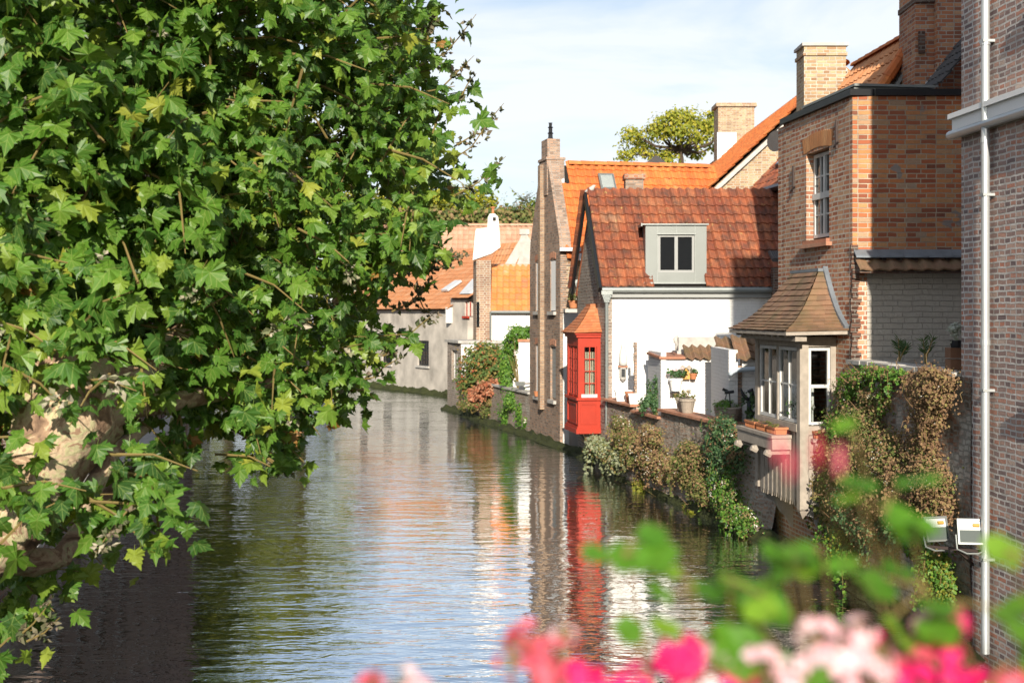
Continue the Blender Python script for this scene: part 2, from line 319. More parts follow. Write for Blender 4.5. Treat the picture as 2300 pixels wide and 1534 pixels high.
M['leaf_mixed']=leafmat('green_and_dry_creeper',[(0,(.05,.08,.02)),(.35,(.12,.15,.035)),(.6,(.20,.19,.06)),(.8,(.27,.18,.08)),(1,(.34,.22,.12))],.2,.8)
M['leaf_autumn']=leafmat('pink_and_russet_leaf',[(0,(.36,.09,.05)),(.5,(.52,.22,.12)),(1,(.6,.34,.22))],.25,.7)
M['leaf_red']=leafmat('red_green_shrub_leaf',[(0,(.06,.12,.03)),(.6,(.14,.2,.05)),(.85,(.35,.2,.06)),(1,(.42,.10,.06))],.25,.7)
M['grass_pale']=leafmat('silvery_grass_leaf',[(0,(.16,.20,.10)),(1,(.36,.38,.24))],.2,.8)
M['moss']=plain('wet_green_moss',(.045,.055,.014),.85,var=.6,vsc=4,bsc=18,bst=1.0,bd=.05)
M['petal_white']=leafmat('tiny_white_petal',[(0,(.62,.56,.44)),(1,(.85,.82,.74))],.2,.7)
def petal(name,a,b,tr=.35):
    g=G(name); col=g.ramp(g.rnd(),[(0,a),(1,b)]); bb=g.n('BsdfPrincipled',{'Base Color':col,'Roughness':.6}); t=g.n('BsdfTranslucent',{'Color':col}); m=g.n('MixShader',{0:tr,1:bb.outputs[0],2:t.outputs[0]}); g.t.links.new(m.outputs[0],g.out.inputs[0]); return g.m
M['petal_magenta']=petal('magenta_petal',(.75,.01,.13),(.85,.03,.22)); M['petal_pink']=petal('pale_pink_petal',(.85,.45,.50),(.95,.78,.80)); M['petal_red']=petal('rose_red_petal',(.62,.05,.09),(.85,.22,.28))
M['leaf_geranium']=leafmat('fresh_geranium_leaf',[(0,(.06,.20,.015)),(.6,(.11,.30,.02)),(1,(.22,.40,.03))],.4,.5)
# water: dark body under a rippled mirror
g=G('rippled_canal_water'); pos=g.obj()
def mapv(g,v,sx,sy): 
    n=g.n('Mapping',{'Vector':v}); n.inputs['Scale'].default_value=(sx,sy,1); return n.outputs[0]
h1=g.noise(1.0,3,mapv(g,pos,1.1,3.4),.5,.5); h2=g.noise(1.0,3,mapv(g,pos,.5,1.1),.5,.4); h3=g.noise(1.0,2,mapv(g,pos,6.5,12),.5,.2)
h=g.math('ADD',g.math('ADD',g.math('MULTIPLY',h1,.019),g.math('MULTIPLY',h2,.012)),g.math('MULTIPLY',h3,.0030))
h=g.math('MULTIPLY',h,g.ramp(g.noise(1.0,2,mapv(g,pos,.12,.22),.5,.8),[(.32,.45),(.62,1.25)]))
bp=g.bump(h,1.0,1.0)
df=g.n('BsdfDiffuse',{'Color':(.012,.013,.006,1)}); gl=g.n('BsdfGlossy',{'Color':(.92,.96,1,1),'Roughness':.025,'Normal':bp})
lw=g.n('LayerWeight',{'Blend':.5,'Normal':bp}); fac=g.ramp(lw.outputs['Facing'],[(.0,.06),(.5,.30),(.72,.78),(1,.98)])
ms_=g.n('MixShader',{0:fac,1:df.outputs[0],2:gl.outputs[0]}); g.t.links.new(ms_.outputs[0],g.out.inputs[0]); M['water']=g.m

# ---------------------------------------------------------------- leaf scattering
def nrm(a): return a/np.maximum(np.linalg.norm(a,axis=1),1e-6)[:,None]
def scatter(name,mat,Pt,Nm,Tp,S,tv,tf,parent=None,at=None,rn=None,uvt=False,wid=None,**tg):
    n=len(Pt); tv=np.array(tv,float); k=len(tv)
    Z=nrm(Nm); Y=nrm(Tp-(Tp*Z).sum(1)[:,None]*Z); X=np.cross(Y,Z)
    wx=S if wid is None else S*wid
    V=(Pt[:,None,:]+X[:,None,:]*(tv[None,:,0:1]*wx[:,None,None])+Y[:,None,:]*(tv[None,:,1:2]*S[:,None,None])+Z[:,None,:]*(tv[None,:,2:3]*S[:,None,None])).reshape(-1,3)
    F=(np.array(tf)[None]+ (np.arange(n)*k)[:,None,None]).reshape(-1,len(tf[0]))
    if parent is not None: off=OFF[parent]
    else: off=Vector(at) if at is not None else Vector(((V[:,0].min()+V[:,0].max())/2,(V[:,1].min()+V[:,1].max())/2,V[:,2].min()))
    me=bpy.data.meshes.new(name); me.from_pydata((V-np.array(off)).tolist(),[],F.tolist())
    if rn is None: rn=rng.random(n)
    me.attributes.new('rnd','FLOAT','FACE').data.foreach_set('value',np.repeat(rn,len(tf)).astype(np.float32))
    if uvt:
        uvl=me.uv_layers.new(name='UVMap'); idx=F.ravel()%k; uvl.data.foreach_set('uv',tv[idx,:2].astype(np.float32).ravel())
    me.materials.append(mat); o=link(me,name,parent,off); tagp(o,**tg); return o
DIA_V=[(0,0,0),(.42,.45,-.08),(0,1,-.05),(-.42,.45,-.08)]; DIA_F=[(0,1,2,3)]
# five lobed plane leaf
half=[(0.08,-0.08),(0.22,-.15),(0.42,-0.16),(.33,.0),(0.50,.03),(0.54,.15),(0.80,0.30),(0.58,.32),(0.57,.45),(0.31,0.36),(.40,.58),(0.28,.58),(.27,.76),(.13,.80)]
ol=[(0,0)]+half+[(0,1.08)]+[(-x,y) for x,y in reversed(half)]
def lz(x,y): return -.30*abs(x)-.30*y*y+.06*math.sin(9*x+6*y)
LEAF_V=[(0,.3,lz(0,.3)+.02),(0,.65,lz(0,.65)+.02)]+[(x,y,lz(x,y)) for x,y in ol]
LEAF_F=[]
no=len(ol)
for i in range(no):
    j=(i+1)%no; a=2+i; b=2+j
    c=1 if (ol[i][1]+ol[j][1])/2>.5 and abs(ol[i][0])<.45 and 9<i<21 else 0
    LEAF_F.append((c,a,b))
LEAF_F+= [(0,2+10,1)] if False else []
# fill between the two fan centres
idx=[i for i,f in enumerate(LEAF_F) if f[0]==1]
LEAF_F.append((0,LEAF_F[idx[0]][1],1)); LEAF_F.append((0,1,LEAF_F[idx[-1]][2]))
def blobleaves(name,mat,blobs,n,size,parent=None,at=None,clump=40,spread=.22,up=.3,face=(0,-.5,.2),down=.5,wid=1,tmpl=None,shell=.5,**tg):
    vols=np.array([b[1][0]*b[1][1]*b[1][2] for b in blobs])**.75; pr=vols/vols.sum(); Pl=[];Nl=[]
    for (c,r),q in zip(blobs,pr):
        m=max(3,int(n*q)); ncl=max(4,m//clump)
        d=nrm(rng.normal(size=(ncl,3))); rad=shell+(1-shell)*rng.random(ncl)**.6
        cc=d*rad[:,None]; k=rng.integers(0,ncl,m)
        cs=.6+.8*rng.random(ncl)
        p=cc[k]+rng.normal(size=(m,3))*(spread*cs[k])[:,None]
        Pl.append(np.array(c)+p*np.array(r)); Nl.append(nrm(p*1.0+rng.normal(size=(m,3))*.55))
    Pt=np.concatenate(Pl); Nm=np.concatenate(Nl)+np.array([0,0,up])+np.array(face)
    Tp=rng.normal(size=Pt.shape)*.6+np.array([0,0,-down])+Nm*.3
    S=size*(.55+.9*rng.random(len(Pt))); tv,tf=(tmpl or (DIA_V,DIA_F))
    return scatter(name,mat,Pt,nrm(Nm),Tp,S,tv,tf,parent,at,wid=wid,**tg)
# pantiles ---------------------------------------------------------------
def pantiles(mb,O,U,V,ulen,vlen,tw=.22,th=.30,amp=.022,lift=.035,inside=None,seg=6,jit=.006):
    O=Vector(O); U=Vector(U).normalized(); V=Vector(V).normalized(); N=U.cross(V).normalized()
    if N.z<0: N=-N
    nu=max(1,round(ulen/tw)); nv=max(1,round(vlen/th)); tw=ulen/nu; th=vlen/nv
    for j in range(nv):
        for i in range(nu):
            if inside and not inside((i+.5)*tw,(j+.5)*th): continue
            dj=random.uniform(-jit,jit); dn=random.uniform(0,jit); b=len(mb.v); r=random.random()
            for row,(vv,hh) in enumerate((((j*th)+dj,lift*.2),((j*th)+dj,lift+dn),((j+1)*th+.03,.004+dn))):
                for k in range(seg+1):
                    s=k/seg; hgt=amp*math.sin(2*PI*s)+(amp*.3*math.sin(4*PI*s))
                    mb.v.append(tuple(O+U*((i+s)*tw)+V*(vv-(.012*math.sin(2*PI*s) if row<2 else 0))+N*(hh+hgt)))
            for row in (0,1):
                for k in range(seg):
                    a=b+row*(seg+1)+k; mb.f.append((a,a+1,a+seg+2,a+seg+1)); mb.r.append(r)
def ridge(mb,a,b,rad=.1,step=.36,seg=7):
    a=Vector(a); b=Vector(b); n=max(1,round((b-a).length/step)); d=(b-a)/n; x=d.cross(Vector((0,0,1))).normalized(); z=x.cross(d).normalized()
    for i in range(n):
        s=len(mb.v); r=random.random()
        for t,rr in ((0,rad*1.08),(1.04,rad*.95)):
            for k in range(seg+1):
                an=PI*k/seg; mb.v.append(tuple(a+d*(i+t)+x*math.cos(an)*rr+z*(math.sin(an)*rr-.02)))
        for k in range(seg): mb.f.append((s+k,s+k+1,s+seg+2+k,s+seg+1+k)); mb.r.append(r)
        mb.f.append(tuple(s+k for k in range(seg+1))); mb.r.append(r)
def hiproof(mb,E,T,n=12,tw=.16,curve=.25,lip=.022):
    """E: eave loop, T: matching top loop; plain tiles laid in courses"""
    E=[Vector(e) for e in E]; T=[Vector(t) for t in T]
    def at(i,t,s):
        e=E[i].lerp(E[i+1],s); q=T[i].lerp(T[i+1],s); p=e.lerp(q,t); p.z-=curve*(q.z-e.z)*math.sin(PI*t)*.9; return p
    for i in range(len(E)-1):
        for k in range(n):
            t0=k/n; t1=(k+1)/n+.012; w=(at(i,t0,1)-at(i,t0,0)).length; m=max(1,round(w/tw)); 
            nr=(at(i,t0,1)-at(i,t0,0)).cross(at(i,min(t1,1),.5)-at(i,t0,.5)).normalized()
            if nr.z<0: nr=-nr
            sh=(k%2)*.5
            cuts=[0]+[ (q+sh)/m for q in range(0 if sh else 1,m) if 0<(q+sh)/m<1]+[1]
            for a,b in zip(cuts[:-1],cuts[1:]):
                l=lip*random.uniform(.8,1.3); tt=t0-random.uniform(0,.006)*1; r=random.random()
                p0,p1,p2,p3=at(i,tt,a),at(i,tt,b),at(i,min(t1,1),b),at(i,min(t1,1),a)
                mb.face([p0+nr*l,p1+nr*l,p2+nr*.004,p3+nr*.004],r); mb.face([p0,p1,p1+nr*l,p0+nr*l],r)
# windows -----------------------------------------------------------------
def window(par,f,u0,u1,w0,w1,v,cols,rows,fm,gm,fw=.06,mw=.028,th=.06,name='window',split=None,label=None,glass=True):
    mb=MB(); mb.fb(f,u0,u0+fw,v-th,v,w0,w1); mb.fb(f,u1-fw,u1,v-th,v,w0,w1); mb.fb(f,u0+fw,u1-fw,v-th,v,w0,w0+fw); mb.fb(f,u0+fw,u1-fw,v-th,v,w1-fw,w1)
    if split:
        for s in split: 
            c=u0+(u1-u0)*s; mb.fb(f,c-fw*.7,c+fw*.7,v-th,v+.012,w0+fw,w1-fw)
    for c in range(1,cols):
        x=u0+fw+(u1-u0-2*fw)*c/cols
        mb.fb(f,x-mw/2,x+mw/2,v-th*.8,v-.006,w0+fw,w1-fw)
    for r_ in range(1,rows):
        z=w0+fw+(w1-w0-2*fw)*r_/rows; mb.fb(f,u0+fw,u1-fw,v-th*.85,v-.009,z-mw/2,z+mw/2)
    o=mb.build(name,fm,par,label=label)
    if glass:
        g=MB(); g.fb(f,u0+fw*.5,u1-fw*.5,v-th*.62,v-th*.5,w0+fw*.5,w1-fw*.5); g.build('pane',gm,o if name=='window' else par)
    return o
def poly_slab(pts,z0,z1):
    mb=MB(); mb.prism([(x,y,z0) for x,y in pts],(0,0,z1-z0)); return mb

# ================================================================ SETTING
mb=MB(); mb.face([(-400,-60,0),(400,-60,0),(400,700,0),(-400,700,0)]); mb.build('water',M['water'],None,(0,0,0),kind='structure',fix=False)
mb=MB(); mb.face([(-900,-300,-2.2),(900,-300,-2.2),(900,1800,-2.2),(-900,1800,-2.2)]); mb.build('canal_bed',M['soil'],None,(0,0,-2.2),kind='structure',fix=False)
RB=[(6.0,4),(5.6,15.6),(5.35,19.6),(4.9,22.5),(2.6,33.2),(2.05,36.4),(1.65,38.2),(.8,41.6),(-1.75,51.3),(-2.2,60),(-2.9,61.5),(-8.9,72.2),(-22,76.5),(-80,95),(-400,170)]
poly_slab(RB+[(-400,700),(400,700),(400,4)],-2.1,.95).build('ground',M['paving'],None,(20,40,0),kind='structure')
LB=[(-5.9,4),(-6.0,8),(-6.35,16.8),(-7.5,21.2),(-9.2,34),(-10.6,42),(-11.3,48),(-14,54),(-30,66),(-80,82),(-400,150)]
poly_slab(LB+[(-400,4)],-2.1,.75).build('left_bank_ground',M['soil'],None,(-20,30,0),kind='structure')
# left quay edging with stone coping (broken at the bends)
t=thing('quay_wall','low mossy left quay wall with a grey stone edge under the plane tree','quay wall',(-8,25,0))
mb=MB(); m2=MB()
pts=[(-5.9,4),(-6.0,8),(-6.35,16.8),(-7.5,21.2),(-9.2,34),(-10.6,42),(-11.3,48),(-14,54),(-30,66)]
for a,b in zip(pts[:-1],pts[1:]):
    f=frame2(a,b); mb.fb(f,0,f.len,-.25,.06,-.5,.72)
    k=max(1,int(f.len/1.2))
    for i in range(k): m2.fb(f,f.len*i/k+.01,f.len*(i+1)/k-.01,-.35,.14+random.uniform(-.01,.01),.752,.88+random.uniform(-.01,.01))
mb.build('wall',M['quay'],t); m2.build('coping',M['concrete'],t)

def moss_skirt(path,w=.35,h=.22,seed=0,name='moss_ledge',label='',parent=None,cat='moss ledge'):
    """path near->far along the wall foot (canal on the left/-x side)"""
    mb=MB(); rows=[]; w*=.5; h*=.62
    pts=[]
    for a,b in zip(path[:-1],path[1:]):
        n=max(2,int(math.hypot(b[0]-a[0],b[1]-a[1])/.18))
        for i in range(n): pts.append((a[0]+(b[0]-a[0])*i/n,a[1]+(b[1]-a[1])*i/n))
    pts.append(path[-1])
    prof=[(-.06,1.5),(.12,1.0),(.45,.75),(.8,.45),(1.0,.1),(1.02,-1.2)]
    for i,p in enumerate(pts):
        q=pts[min(i+1,len(pts)-1)]; r_=pts[max(i-1,0)]; d=Vector((q[0]-r_[0],q[1]-r_[1],0)).normalized(); n=Vector((-d.y,d.x,0))
        row=[]
        for k,(o,z) in enumerate(prof):
            nn=noise.noise(Vector((p[0]*1.6,p[1]*1.6,k*.7+seed))); n2=noise.noise(Vector((p[0]*5,p[1]*5,k*.9+seed)))
            row.append(Vector((p[0],p[1],0))+n*(w*o*(1+.5*nn)+.05*n2)+Vector((0,0,h*z*(1+.6*nn)+.05*n2*(k<4))))
        rows.append(row)
    for i in range(len(rows)-1):
        for k in range(len(prof)-1): mb.face([rows[i][k],rows[i+1][k],rows[i+1][k+1],rows[i][k+1]],.5)
    return mb.build(name,M['moss'],parent,smooth=True,label=label,cat=cat if parent is None else None,fix=False)

Pf=np.array([[rng.uniform(1.2,4.6),rng.uniform(17,34),.012] for _ in range(900)]); Pf=Pf[(Pf[:,0]<6.9-.135*Pf[:,1]+0.2*(Pf[:,1]<20)-.1)&(Pf[:,0]>5.2-.16*Pf[:,1])]
scatter('floating_leaves',M['leaf_brown'],Pf,np.tile([0,0,1.],(len(Pf),1))+rng.normal(size=(len(Pf),3))*.03,rng.normal(size=(len(Pf),3))*[1,1,0],.03+.04*rng.random(len(Pf)),DIA_V,DIA_F,None,(2,25,0),label='scattered dead leaves floating on the dark water by the right quay',cat='leaves',kind='stuff')
# ================================================================ N: NEAR BRICK HOUSE (right edge)
N0=(5.36,15.4); N1=(6.16,5.4)
fN=Fr(N0,(.08,-1)); fN=Fr(N0,(N1[0]-N0[0],N1[1]-N0[1])); fN.len=math.hypot(N1[0]-N0[0],N1[1]-N0[1])
if fN.n.x>0: fN.n=-fN.n
t=thing('brick_house','tall purple brown brick house at the right edge with white cornice band and drainpipe','house',(5.9,12,0))
NH=12.0
mb=MB(); wops=[(2.05,3.15,3.1,4.9),(2.05,3.15,7.3,9.3),(4.6,5.7,3.1,4.9),(4.6,5.7,7.3,9.3)]
wall(mb,fN,0,fN.len,-1,NH,wops,.35)
mb.build('canal_wall',M['brick_purple'],t)
mb=MB(); back=[fN.p(0,-.352,0),fN.p(fN.len,-.352,0)]
e=Vector((1,0,0))
mb.prism([fN.p(0,-.0,-1),fN.p(0,-.0,-1)+Vector((9,0,0)),fN.p(0,-.0,-1)+Vector((9,-.35,0)),fN.p(0.35,-.36,-1)],(0,0,NH+1)); mb.build('end_wall',M['brick_purple'],t)
mb=MB(); mb.prism([fN.p(0,0,NH),fN.p(0,0,NH)+Vector((9,0,0)),fN.p(fN.len,0,NH)+Vector((9,0,0)),fN.p(fN.len,0,NH)],(0,0,.3)); mb.build('roof',M['tile_grey'],t)
mb=MB(); mb.prism([fN.p(fN.len,-.36,-1),fN.p(fN.len,0,-1)+Vector((9,0,0)),fN.p(fN.len,0,-1)+Vector((9,-.3,0)),fN.p(fN.len+.3,-.36,-1)],(0,0,NH+1)); mb.build('end_wall',M['brick_purple'],t)
mb=MB(); mb.fb(fN,-.1,fN.len,.003,.13,6.30,6.36); mb.fb(fN,-.06,fN.len,.003,.09,6.14,6.30); mb.fb(fN,-.1,fN.len,.003,.12,6.08,6.14)
mb.build('cornice',M['shutter'],t)
mb=MB(); mb.tube([fN.p(-.1,.10,6.11),fN.p(fN.len,.10,6.11)],.05,10); mb.build('gutter',M['pipe'],t,smooth=True)
mb=MB(); 
ppu=.84
mb.tube([fN.p(ppu,.09,11.9),fN.p(ppu,.09,.15)],.047,12); 
for z in (10.9,8.8,5.9,3.62,1.2,7.0): mb.tube([fN.p(ppu,.09,z),fN.p(ppu,.09,z+.06)],.054,12)
pp=mb.build('drainpipe',M['pipe'],t,smooth=False)
for z in (7.03,5.3,3.1,1.2): mb=MB(); mb.fb(fN,ppu-.055,ppu+.055,.003,.14,z,z+.03); mb.build('pipe_bracket',M['pipe'],pp)
for o in wops:
    window(t,fN,o[0],o[1],o[2],o[3],-.14,2,4,M['woodwhite'],M['glass'])
    mb=MB(); mb.fb(fN,o[0]-.12,o[1]+.12,.003,.09,o[2]-.14,o[2]); mb.build('sill',M['stone'],t)
    mb=MB(); mb.fb(fN,o[0]-.1,o[1]+.1,.003,.03,o[3],o[3]+.22); mb.build('lintel',M['stone'],t)
# ================================================================ TERRACE WALL between N and cube
fT=frame2((5.36,15.4),(5.09,19.3),True)
t=thing('retaining_wall','dark limewashed terrace wall overgrown with creeper beside the near brick house','wall',(5.2,17.3,0))
mb=MB()
cols=26; rows=22
def tw(u,w): # battered, uneven face
    b=.02+.16*max(0,(3.2-w))/3.2*min(1,max(0,u)/1.6); n=noise.noise(Vector((u*2.2,w*2.2,3)))*.035
    return fT.p(u,b+n,w)
L_=fT.len
for i in range(cols):
    for j in range(rows):
        u0,u1=-.3+(L_+.3)*i/cols,-.3+(L_+.3)*(i+1)/cols; w0,w1=-.6+3.82*j/rows,-.6+3.82*(j+1)/rows
        mb.face([tw(u0,w0),tw(u1,w0),tw(u1,w1),tw(u0,w1)],.5)
mb.face([tw(0,3.22),tw(L_,3.22),fT.p(L_,-.4,3.22),fT.p(0,-.4,3.22)],.5)
mb.face([fT.p(0,-.4,3.22),fT.p(L_,-.4,3.22),fT.p(L_,-.4,-1),fT.p(0,-.4,-1)],.5)
mb.build('wall',M['quay'],t,smooth=False)
mb=MB()
for i in range(13): mb.fb(fT,L_*i/13+.004,L_*(i+1)/13-.004,-.38,.1+random.uniform(-.02,.03),3.225,3.275+random.uniform(-.006,.014))
mb.build('coping',M['concrete'],t)
poly_slab([(5.75,15.35),(14,15.35),(14,19.28),(5.48,19.28)],.96,3.2).build('terrace_ground',M['paving'],None,(8,17,0),kind='structure')
moss_skirt([(5.2,14.2),(5.14,15.4),(4.9,19.3),(4.45,22.3),(3.9,24.8),(3.15,28.6),(2.3,32.9)],.28,.24,1,label='green mossy ledge at the foot of the right quay below the oriel and garden wall')
# ================================================================ CUBE HOUSE
K0=(5.09,19.3); K1=(4.69,22.3); KT=7.22
fK=frame2(K0,K1,True); fF=Fr(K0,(1,0))
tK=thing('brick_house','flat roofed red brick house with black coping, timber oriel and greige lower wall','house',(6,21,0))
mb=MB()
WIN=(.93,1.93,5.12,6.58)
OR=(.62,2.78)   # oriel opening along canal face
wall(mb,fK,0.0,fK.len,-1,KT,[WIN,(OR[0]+.15,OR[1]-.15,2.2,3.5)],.33)
mb.build('canal_wall',M['brick_canal'],tK)
mb=MB(); wall(mb,fF,.002,6,4.92,KT,[],.3); mb.build('front_wall',M['brick_orange'],tK)
mb=MB(); wall(mb,fF,.002,6,-1,4.919,[],.3,v=-.03); mb.build('painted_wall',M['terracewall'],tK)
# torn brick edge left of painted wall
mb=MB()
for i in range(24):
    z=3.25+i*.073; d=random.uniform(.0,.06); mb.fb(fF,-.01-random.uniform(0,.04),.06+d,-.02,.015+random.uniform(0,.05),z+.004,z+.067)
mb.build('broken_quoin',M['brick_dark'],tK)
mb=MB(); mb.prism([(4.7,22.3,-1),(11,22.3,-1),(11,22.6,-1),(4.66,22.6,-1)],(0,0,8.2)); mb.box(10.8,11.09,19.61,22.29,-1,7.2); mb.build('rear_wall',M['brick_canal'],tK)
mb=MB(); mb.prism([fK.p(.02,-.05,6.9),(11,19.35,6.9),(11,22.25,6.9),fK.p(fK.len,-.05,6.9)],(0,0,.2)); mb.build('flat_roof',M['lead'],tK)
mb=MB(); mb.fb(fK,-.06,fK.len+.03,-.32,.06,KT+.003,KT+.10); mb.fb(fF,.33,6.1,-.33,.06,KT+.001,KT+.098); mb.build('coping',M['blackmetal'],tK)
mb=MB(); mb.prism([fK.p(.75,-.36,7.08),fK.p(2.95,-.36,7.08),fK.p(2.95,-1.6,7.08),fK.p(.75,-1.6,7.08)],(0,0,.42)); o=mb.build('roof_lantern',M['zinc'],tK)
mb=MB()
for q in np.linspace(.76,2.93,6): mb.fb(fK,q-.012,q+.012,-.36,-.335,7.1,7.5)
mb.fb(fK,2.0,2.75,-.36,-.345,7.34,7.44); mb.fb(fK,.7,3.0,-1.65,-.32,7.502,7.54); mb.build('seam',M['gutter'],o)
# window with brick lintel
o=window(tK,fK,WIN[0]+.02,WIN[1]-.02,WIN[2]+.08,WIN[3]-.02,-.12,4,4,M['woodwhite'],M['glass'],fw=.055,split=(.5,),name='window')
mb=MB(); mb.fb(fK,WIN[0]+.02,WIN[1]-.02,-.17,-.095,5.82,5.92); mb.build('transom',M['woodwhite'],o)
mb=MB()
for i in range(17):
    u=WIN[0]-.1+1.2*i/17; sl=(u-1.43)*.16; mb.hexa([fK.p(u+a+b*sl*1,v,z) for z,b in ((6.585+.05*math.sin(PI*i/16),0),(6.83+.05*math.sin(PI*i/16),1)) for a,v in ((0,-.1),(.066,-.1),(.066,.012),(0,.012))])
mb.build('lintel',tiles('orange_lintel_brick',[(0,(.40,.17,.07)),(.5,(.50,.24,.10)),(1,(.54,.32,.16))],amt=.2),tK)
mb=MB(); mb.fb(fK,WIN[0]-.12,WIN[1]+.12,.003,.1,5.03,5.09); mb.fb(fK,WIN[0]-.02,WIN[1]+.02,-.14,.06,5.09,5.15); mb.build('sill',M['coping'],tK)
for u,z in ((.55,6.7),(2.45,6.2)): mb=MB(); mb.beam(fK.p(u,.03,z-.2),fK.p(u+.02,.03,z+.25),.03,.03); mb.beam(fK.p(u-.07,.03,z-.1),fK.p(u+.07,.05,z-.17),.025,.025); mb.build('wall_anchor',M['iron'],tK)
# ledge of pantiles with lead flashing over painted wall
mb=MB(); pantiles(mb,(5.11,18.98,4.60),(1,0,0),(0,.62,.42),5.0,.37,.235,.37,.02,.03,seg=8); mb.build('ledge_tiles',M['tile_brown'],tK)
mb=MB(); mb.prism([(5.12,19.0,4.57),(5.12,19.26,4.57),(5.12,19.26,4.8)],(5,0,0)); mb.build('ledge_core',M['brick_dark'],tK)
mb=MB()
for i in range(14): mb.hexa([(5.10+i*.36,19.13-random.uniform(0,.02),4.80),(5.47+i*.36,19.14,4.80),(5.47+i*.36,19.29,4.89),(5.10+i*.36,19.29,4.89),(5.10+i*.36,19.13,4.83),(5.47+i*.36,19.14,4.825),(5.47+i*.36,19.29,4.93),(5.10+i*.36,19.29,4.93)])
mb.build('lead_flashing',M['lead'],tK)
# ---- timber oriel on the canal face
fO=fK; d0,d1=OR; PR=.58
def O(u,v,w): return fK.p(u,v,w)
mb=MB()   # frame members
for u in (d0+.07,d1-.07):      # corner posts
    mb.fb(fK,u-.07,u+.07,PR-.13,PR+.01,.93 if u<1 else 1.05,3.62)
mb.hexa([O(d0,PR-.13,.93),O(d0+.14,PR-.13,.93),O(d0+.14,PR+.01,.93),O(d0,PR+.01,.93)]+[O(d0+.07,PR-.06,.82)]*0+[O(d0,PR-.13,.95),O(d0+.14,PR-.13,.95),O(d0+.14,PR+.01,.95),O(d0,PR+.01,.95)])
mb.fb(fK,d0+.14,d1-.14,PR-.11,PR-.005,3.45,3.60); mb.fb(fK,d0+.14,d1-.14,PR-.11,PR+.02,2.14,2.26)       # head & sill
mb.fb(fK,d0+.02,d0+.12,.002,PR-.13,3.46,3.61); mb.fb(fK,d0+.025,d0+.115,.002,.09,.95,3.459); mb.fb(fK,d0+.02,d0+.12,.09,PR-.13,2.10,2.24)
mb.fb(fK,d1-.12,d1-.02,.002,PR-.13,3.46,3.61); mb.fb(fK,d1-.115,d1-.025,.002,.09,.95,3.459); mb.fb(fK,d1-.12,d1-.02,.09,PR-.13,2.10,2.24)
mb.fb(fK,d0+.14,d1-.14,PR-.08,PR-.03,1.3,1.42)
oriel=mb.build('oriel',M['wood'],tK,label='weathered timber oriel with brown tiled hip roof over the water')
# pointed post ends
mb=MB(); mb.hexa([O(d0,PR-.13,.925),O(d0+.14,PR-.13,.925),O(d0+.14,PR+.01,.925),O(d0,PR+.01,.925)][::1]+[O(d0,PR-.13,.93),O(d0+.14,PR-.13,.93),O(d0+.14,PR+.01,.93),O(d0,PR+.01,.93)])
b=[O(d0,PR-.13,.925),O(d0+.14,PR-.13,.925),O(d0+.14,PR+.01,.925),O(d0,PR+.01,.925)]; tip=O(d0+.07,PR-.06,.80)
for i in range(4): mb.face([b[i],b[(i+1)%4],tip])
mb.build('post_finial',M['wood'],oriel,fix=True)
# battens below the windows, pointed ends
mb=MB(); nb=17
for i in range(nb):
    u=d0+.17+(d1-d0-.34)*(i+.5)/nb; z=1.0+random.uniform(-.015,.015); hw=.043
    pts=[O(u-hw,PR-.06,z+.06),O(u,PR-.06,z-.02),O(u+hw,PR-.06,z+.06),O(u+hw,PR-.06,2.13),O(u-hw,PR-.06,2.13)]
    mb.prism(pts,fK.n*(.035+.006*(i%2)))
mb.fb(fK,d0+.14,d1-.14,PR-.09,PR-.065,1.12,2.13); mb.build('batten_panel',M['wood'],oriel)
mb=MB(); mb.fb(fK,d0+.03,d0+.06,.01,PR-.135,1.02,2.09); 
for i in range(4): v=.03+i*.105; mb.prism([O(d0+.025,v,1.06),O(d0+.025,v+.05,.98),O(d0+.025,v+.1,1.06),O(d0+.025,v+.1,2.09),O(d0+.025,v,2.09)],fK.d*-.025)
mb.build('side_panel',M['wood'],oriel); mb=MB(); mb.fb(fK,d1-.06,d1-.03,.01,PR-.135,1.02,2.09); mb.build('side_panel',M['wood'],oriel)
mb=MB(); mb.fb(fK,d0+.1,d1-.1,.002,PR-.1,2.06,2.11); mb.build('oriel_floor',M['wood'],oriel)
# casements on outer side and glazed near side
fo=Fr((fK.p(0,PR,0).x,fK.p(0,PR,0).y),(fK.d.x,fK.d.y)); fo.n=fK.n
mid=(d0+d1)/2
for a,b in ((d0+.17,mid-.03),(mid+.03,d1-.17)): window(oriel,fo,a,b,2.27,3.44,-.02,2,2,M['woodwhite'],M['clear'],fw=.05,mw=.022,name='casement')
mb=MB(); mb.fb(fK,mid-.03,mid+.03,PR-.1,PR,2.26,3.45); mb.build('mullion',M['wood'],oriel)
fs=Fr((fK.p(d0+.04,.09,0).x,fK.p(d0+.04,.09,0).y),(fK.n.x,fK.n.y)); fs.n=-fK.d
window(oriel,fs,0.01,PR-.225,2.26,3.44,.02,1,2,M['woodwhite'],M['clear'],fw=.04,mw=.05,name='side_window')
fs2=Fr((fK.p(d1-.04,.09,0).x,fK.p(d1-.04,.09,0).y),(fK.n.x,fK.n.y)); fs2.n=fK.d
window(oriel,fs2,0.01,PR-.225,2.26,3.44,.02,1,2,M['woodwhite'],M['clear'],fw=.04,mw=.05,name='side_window')
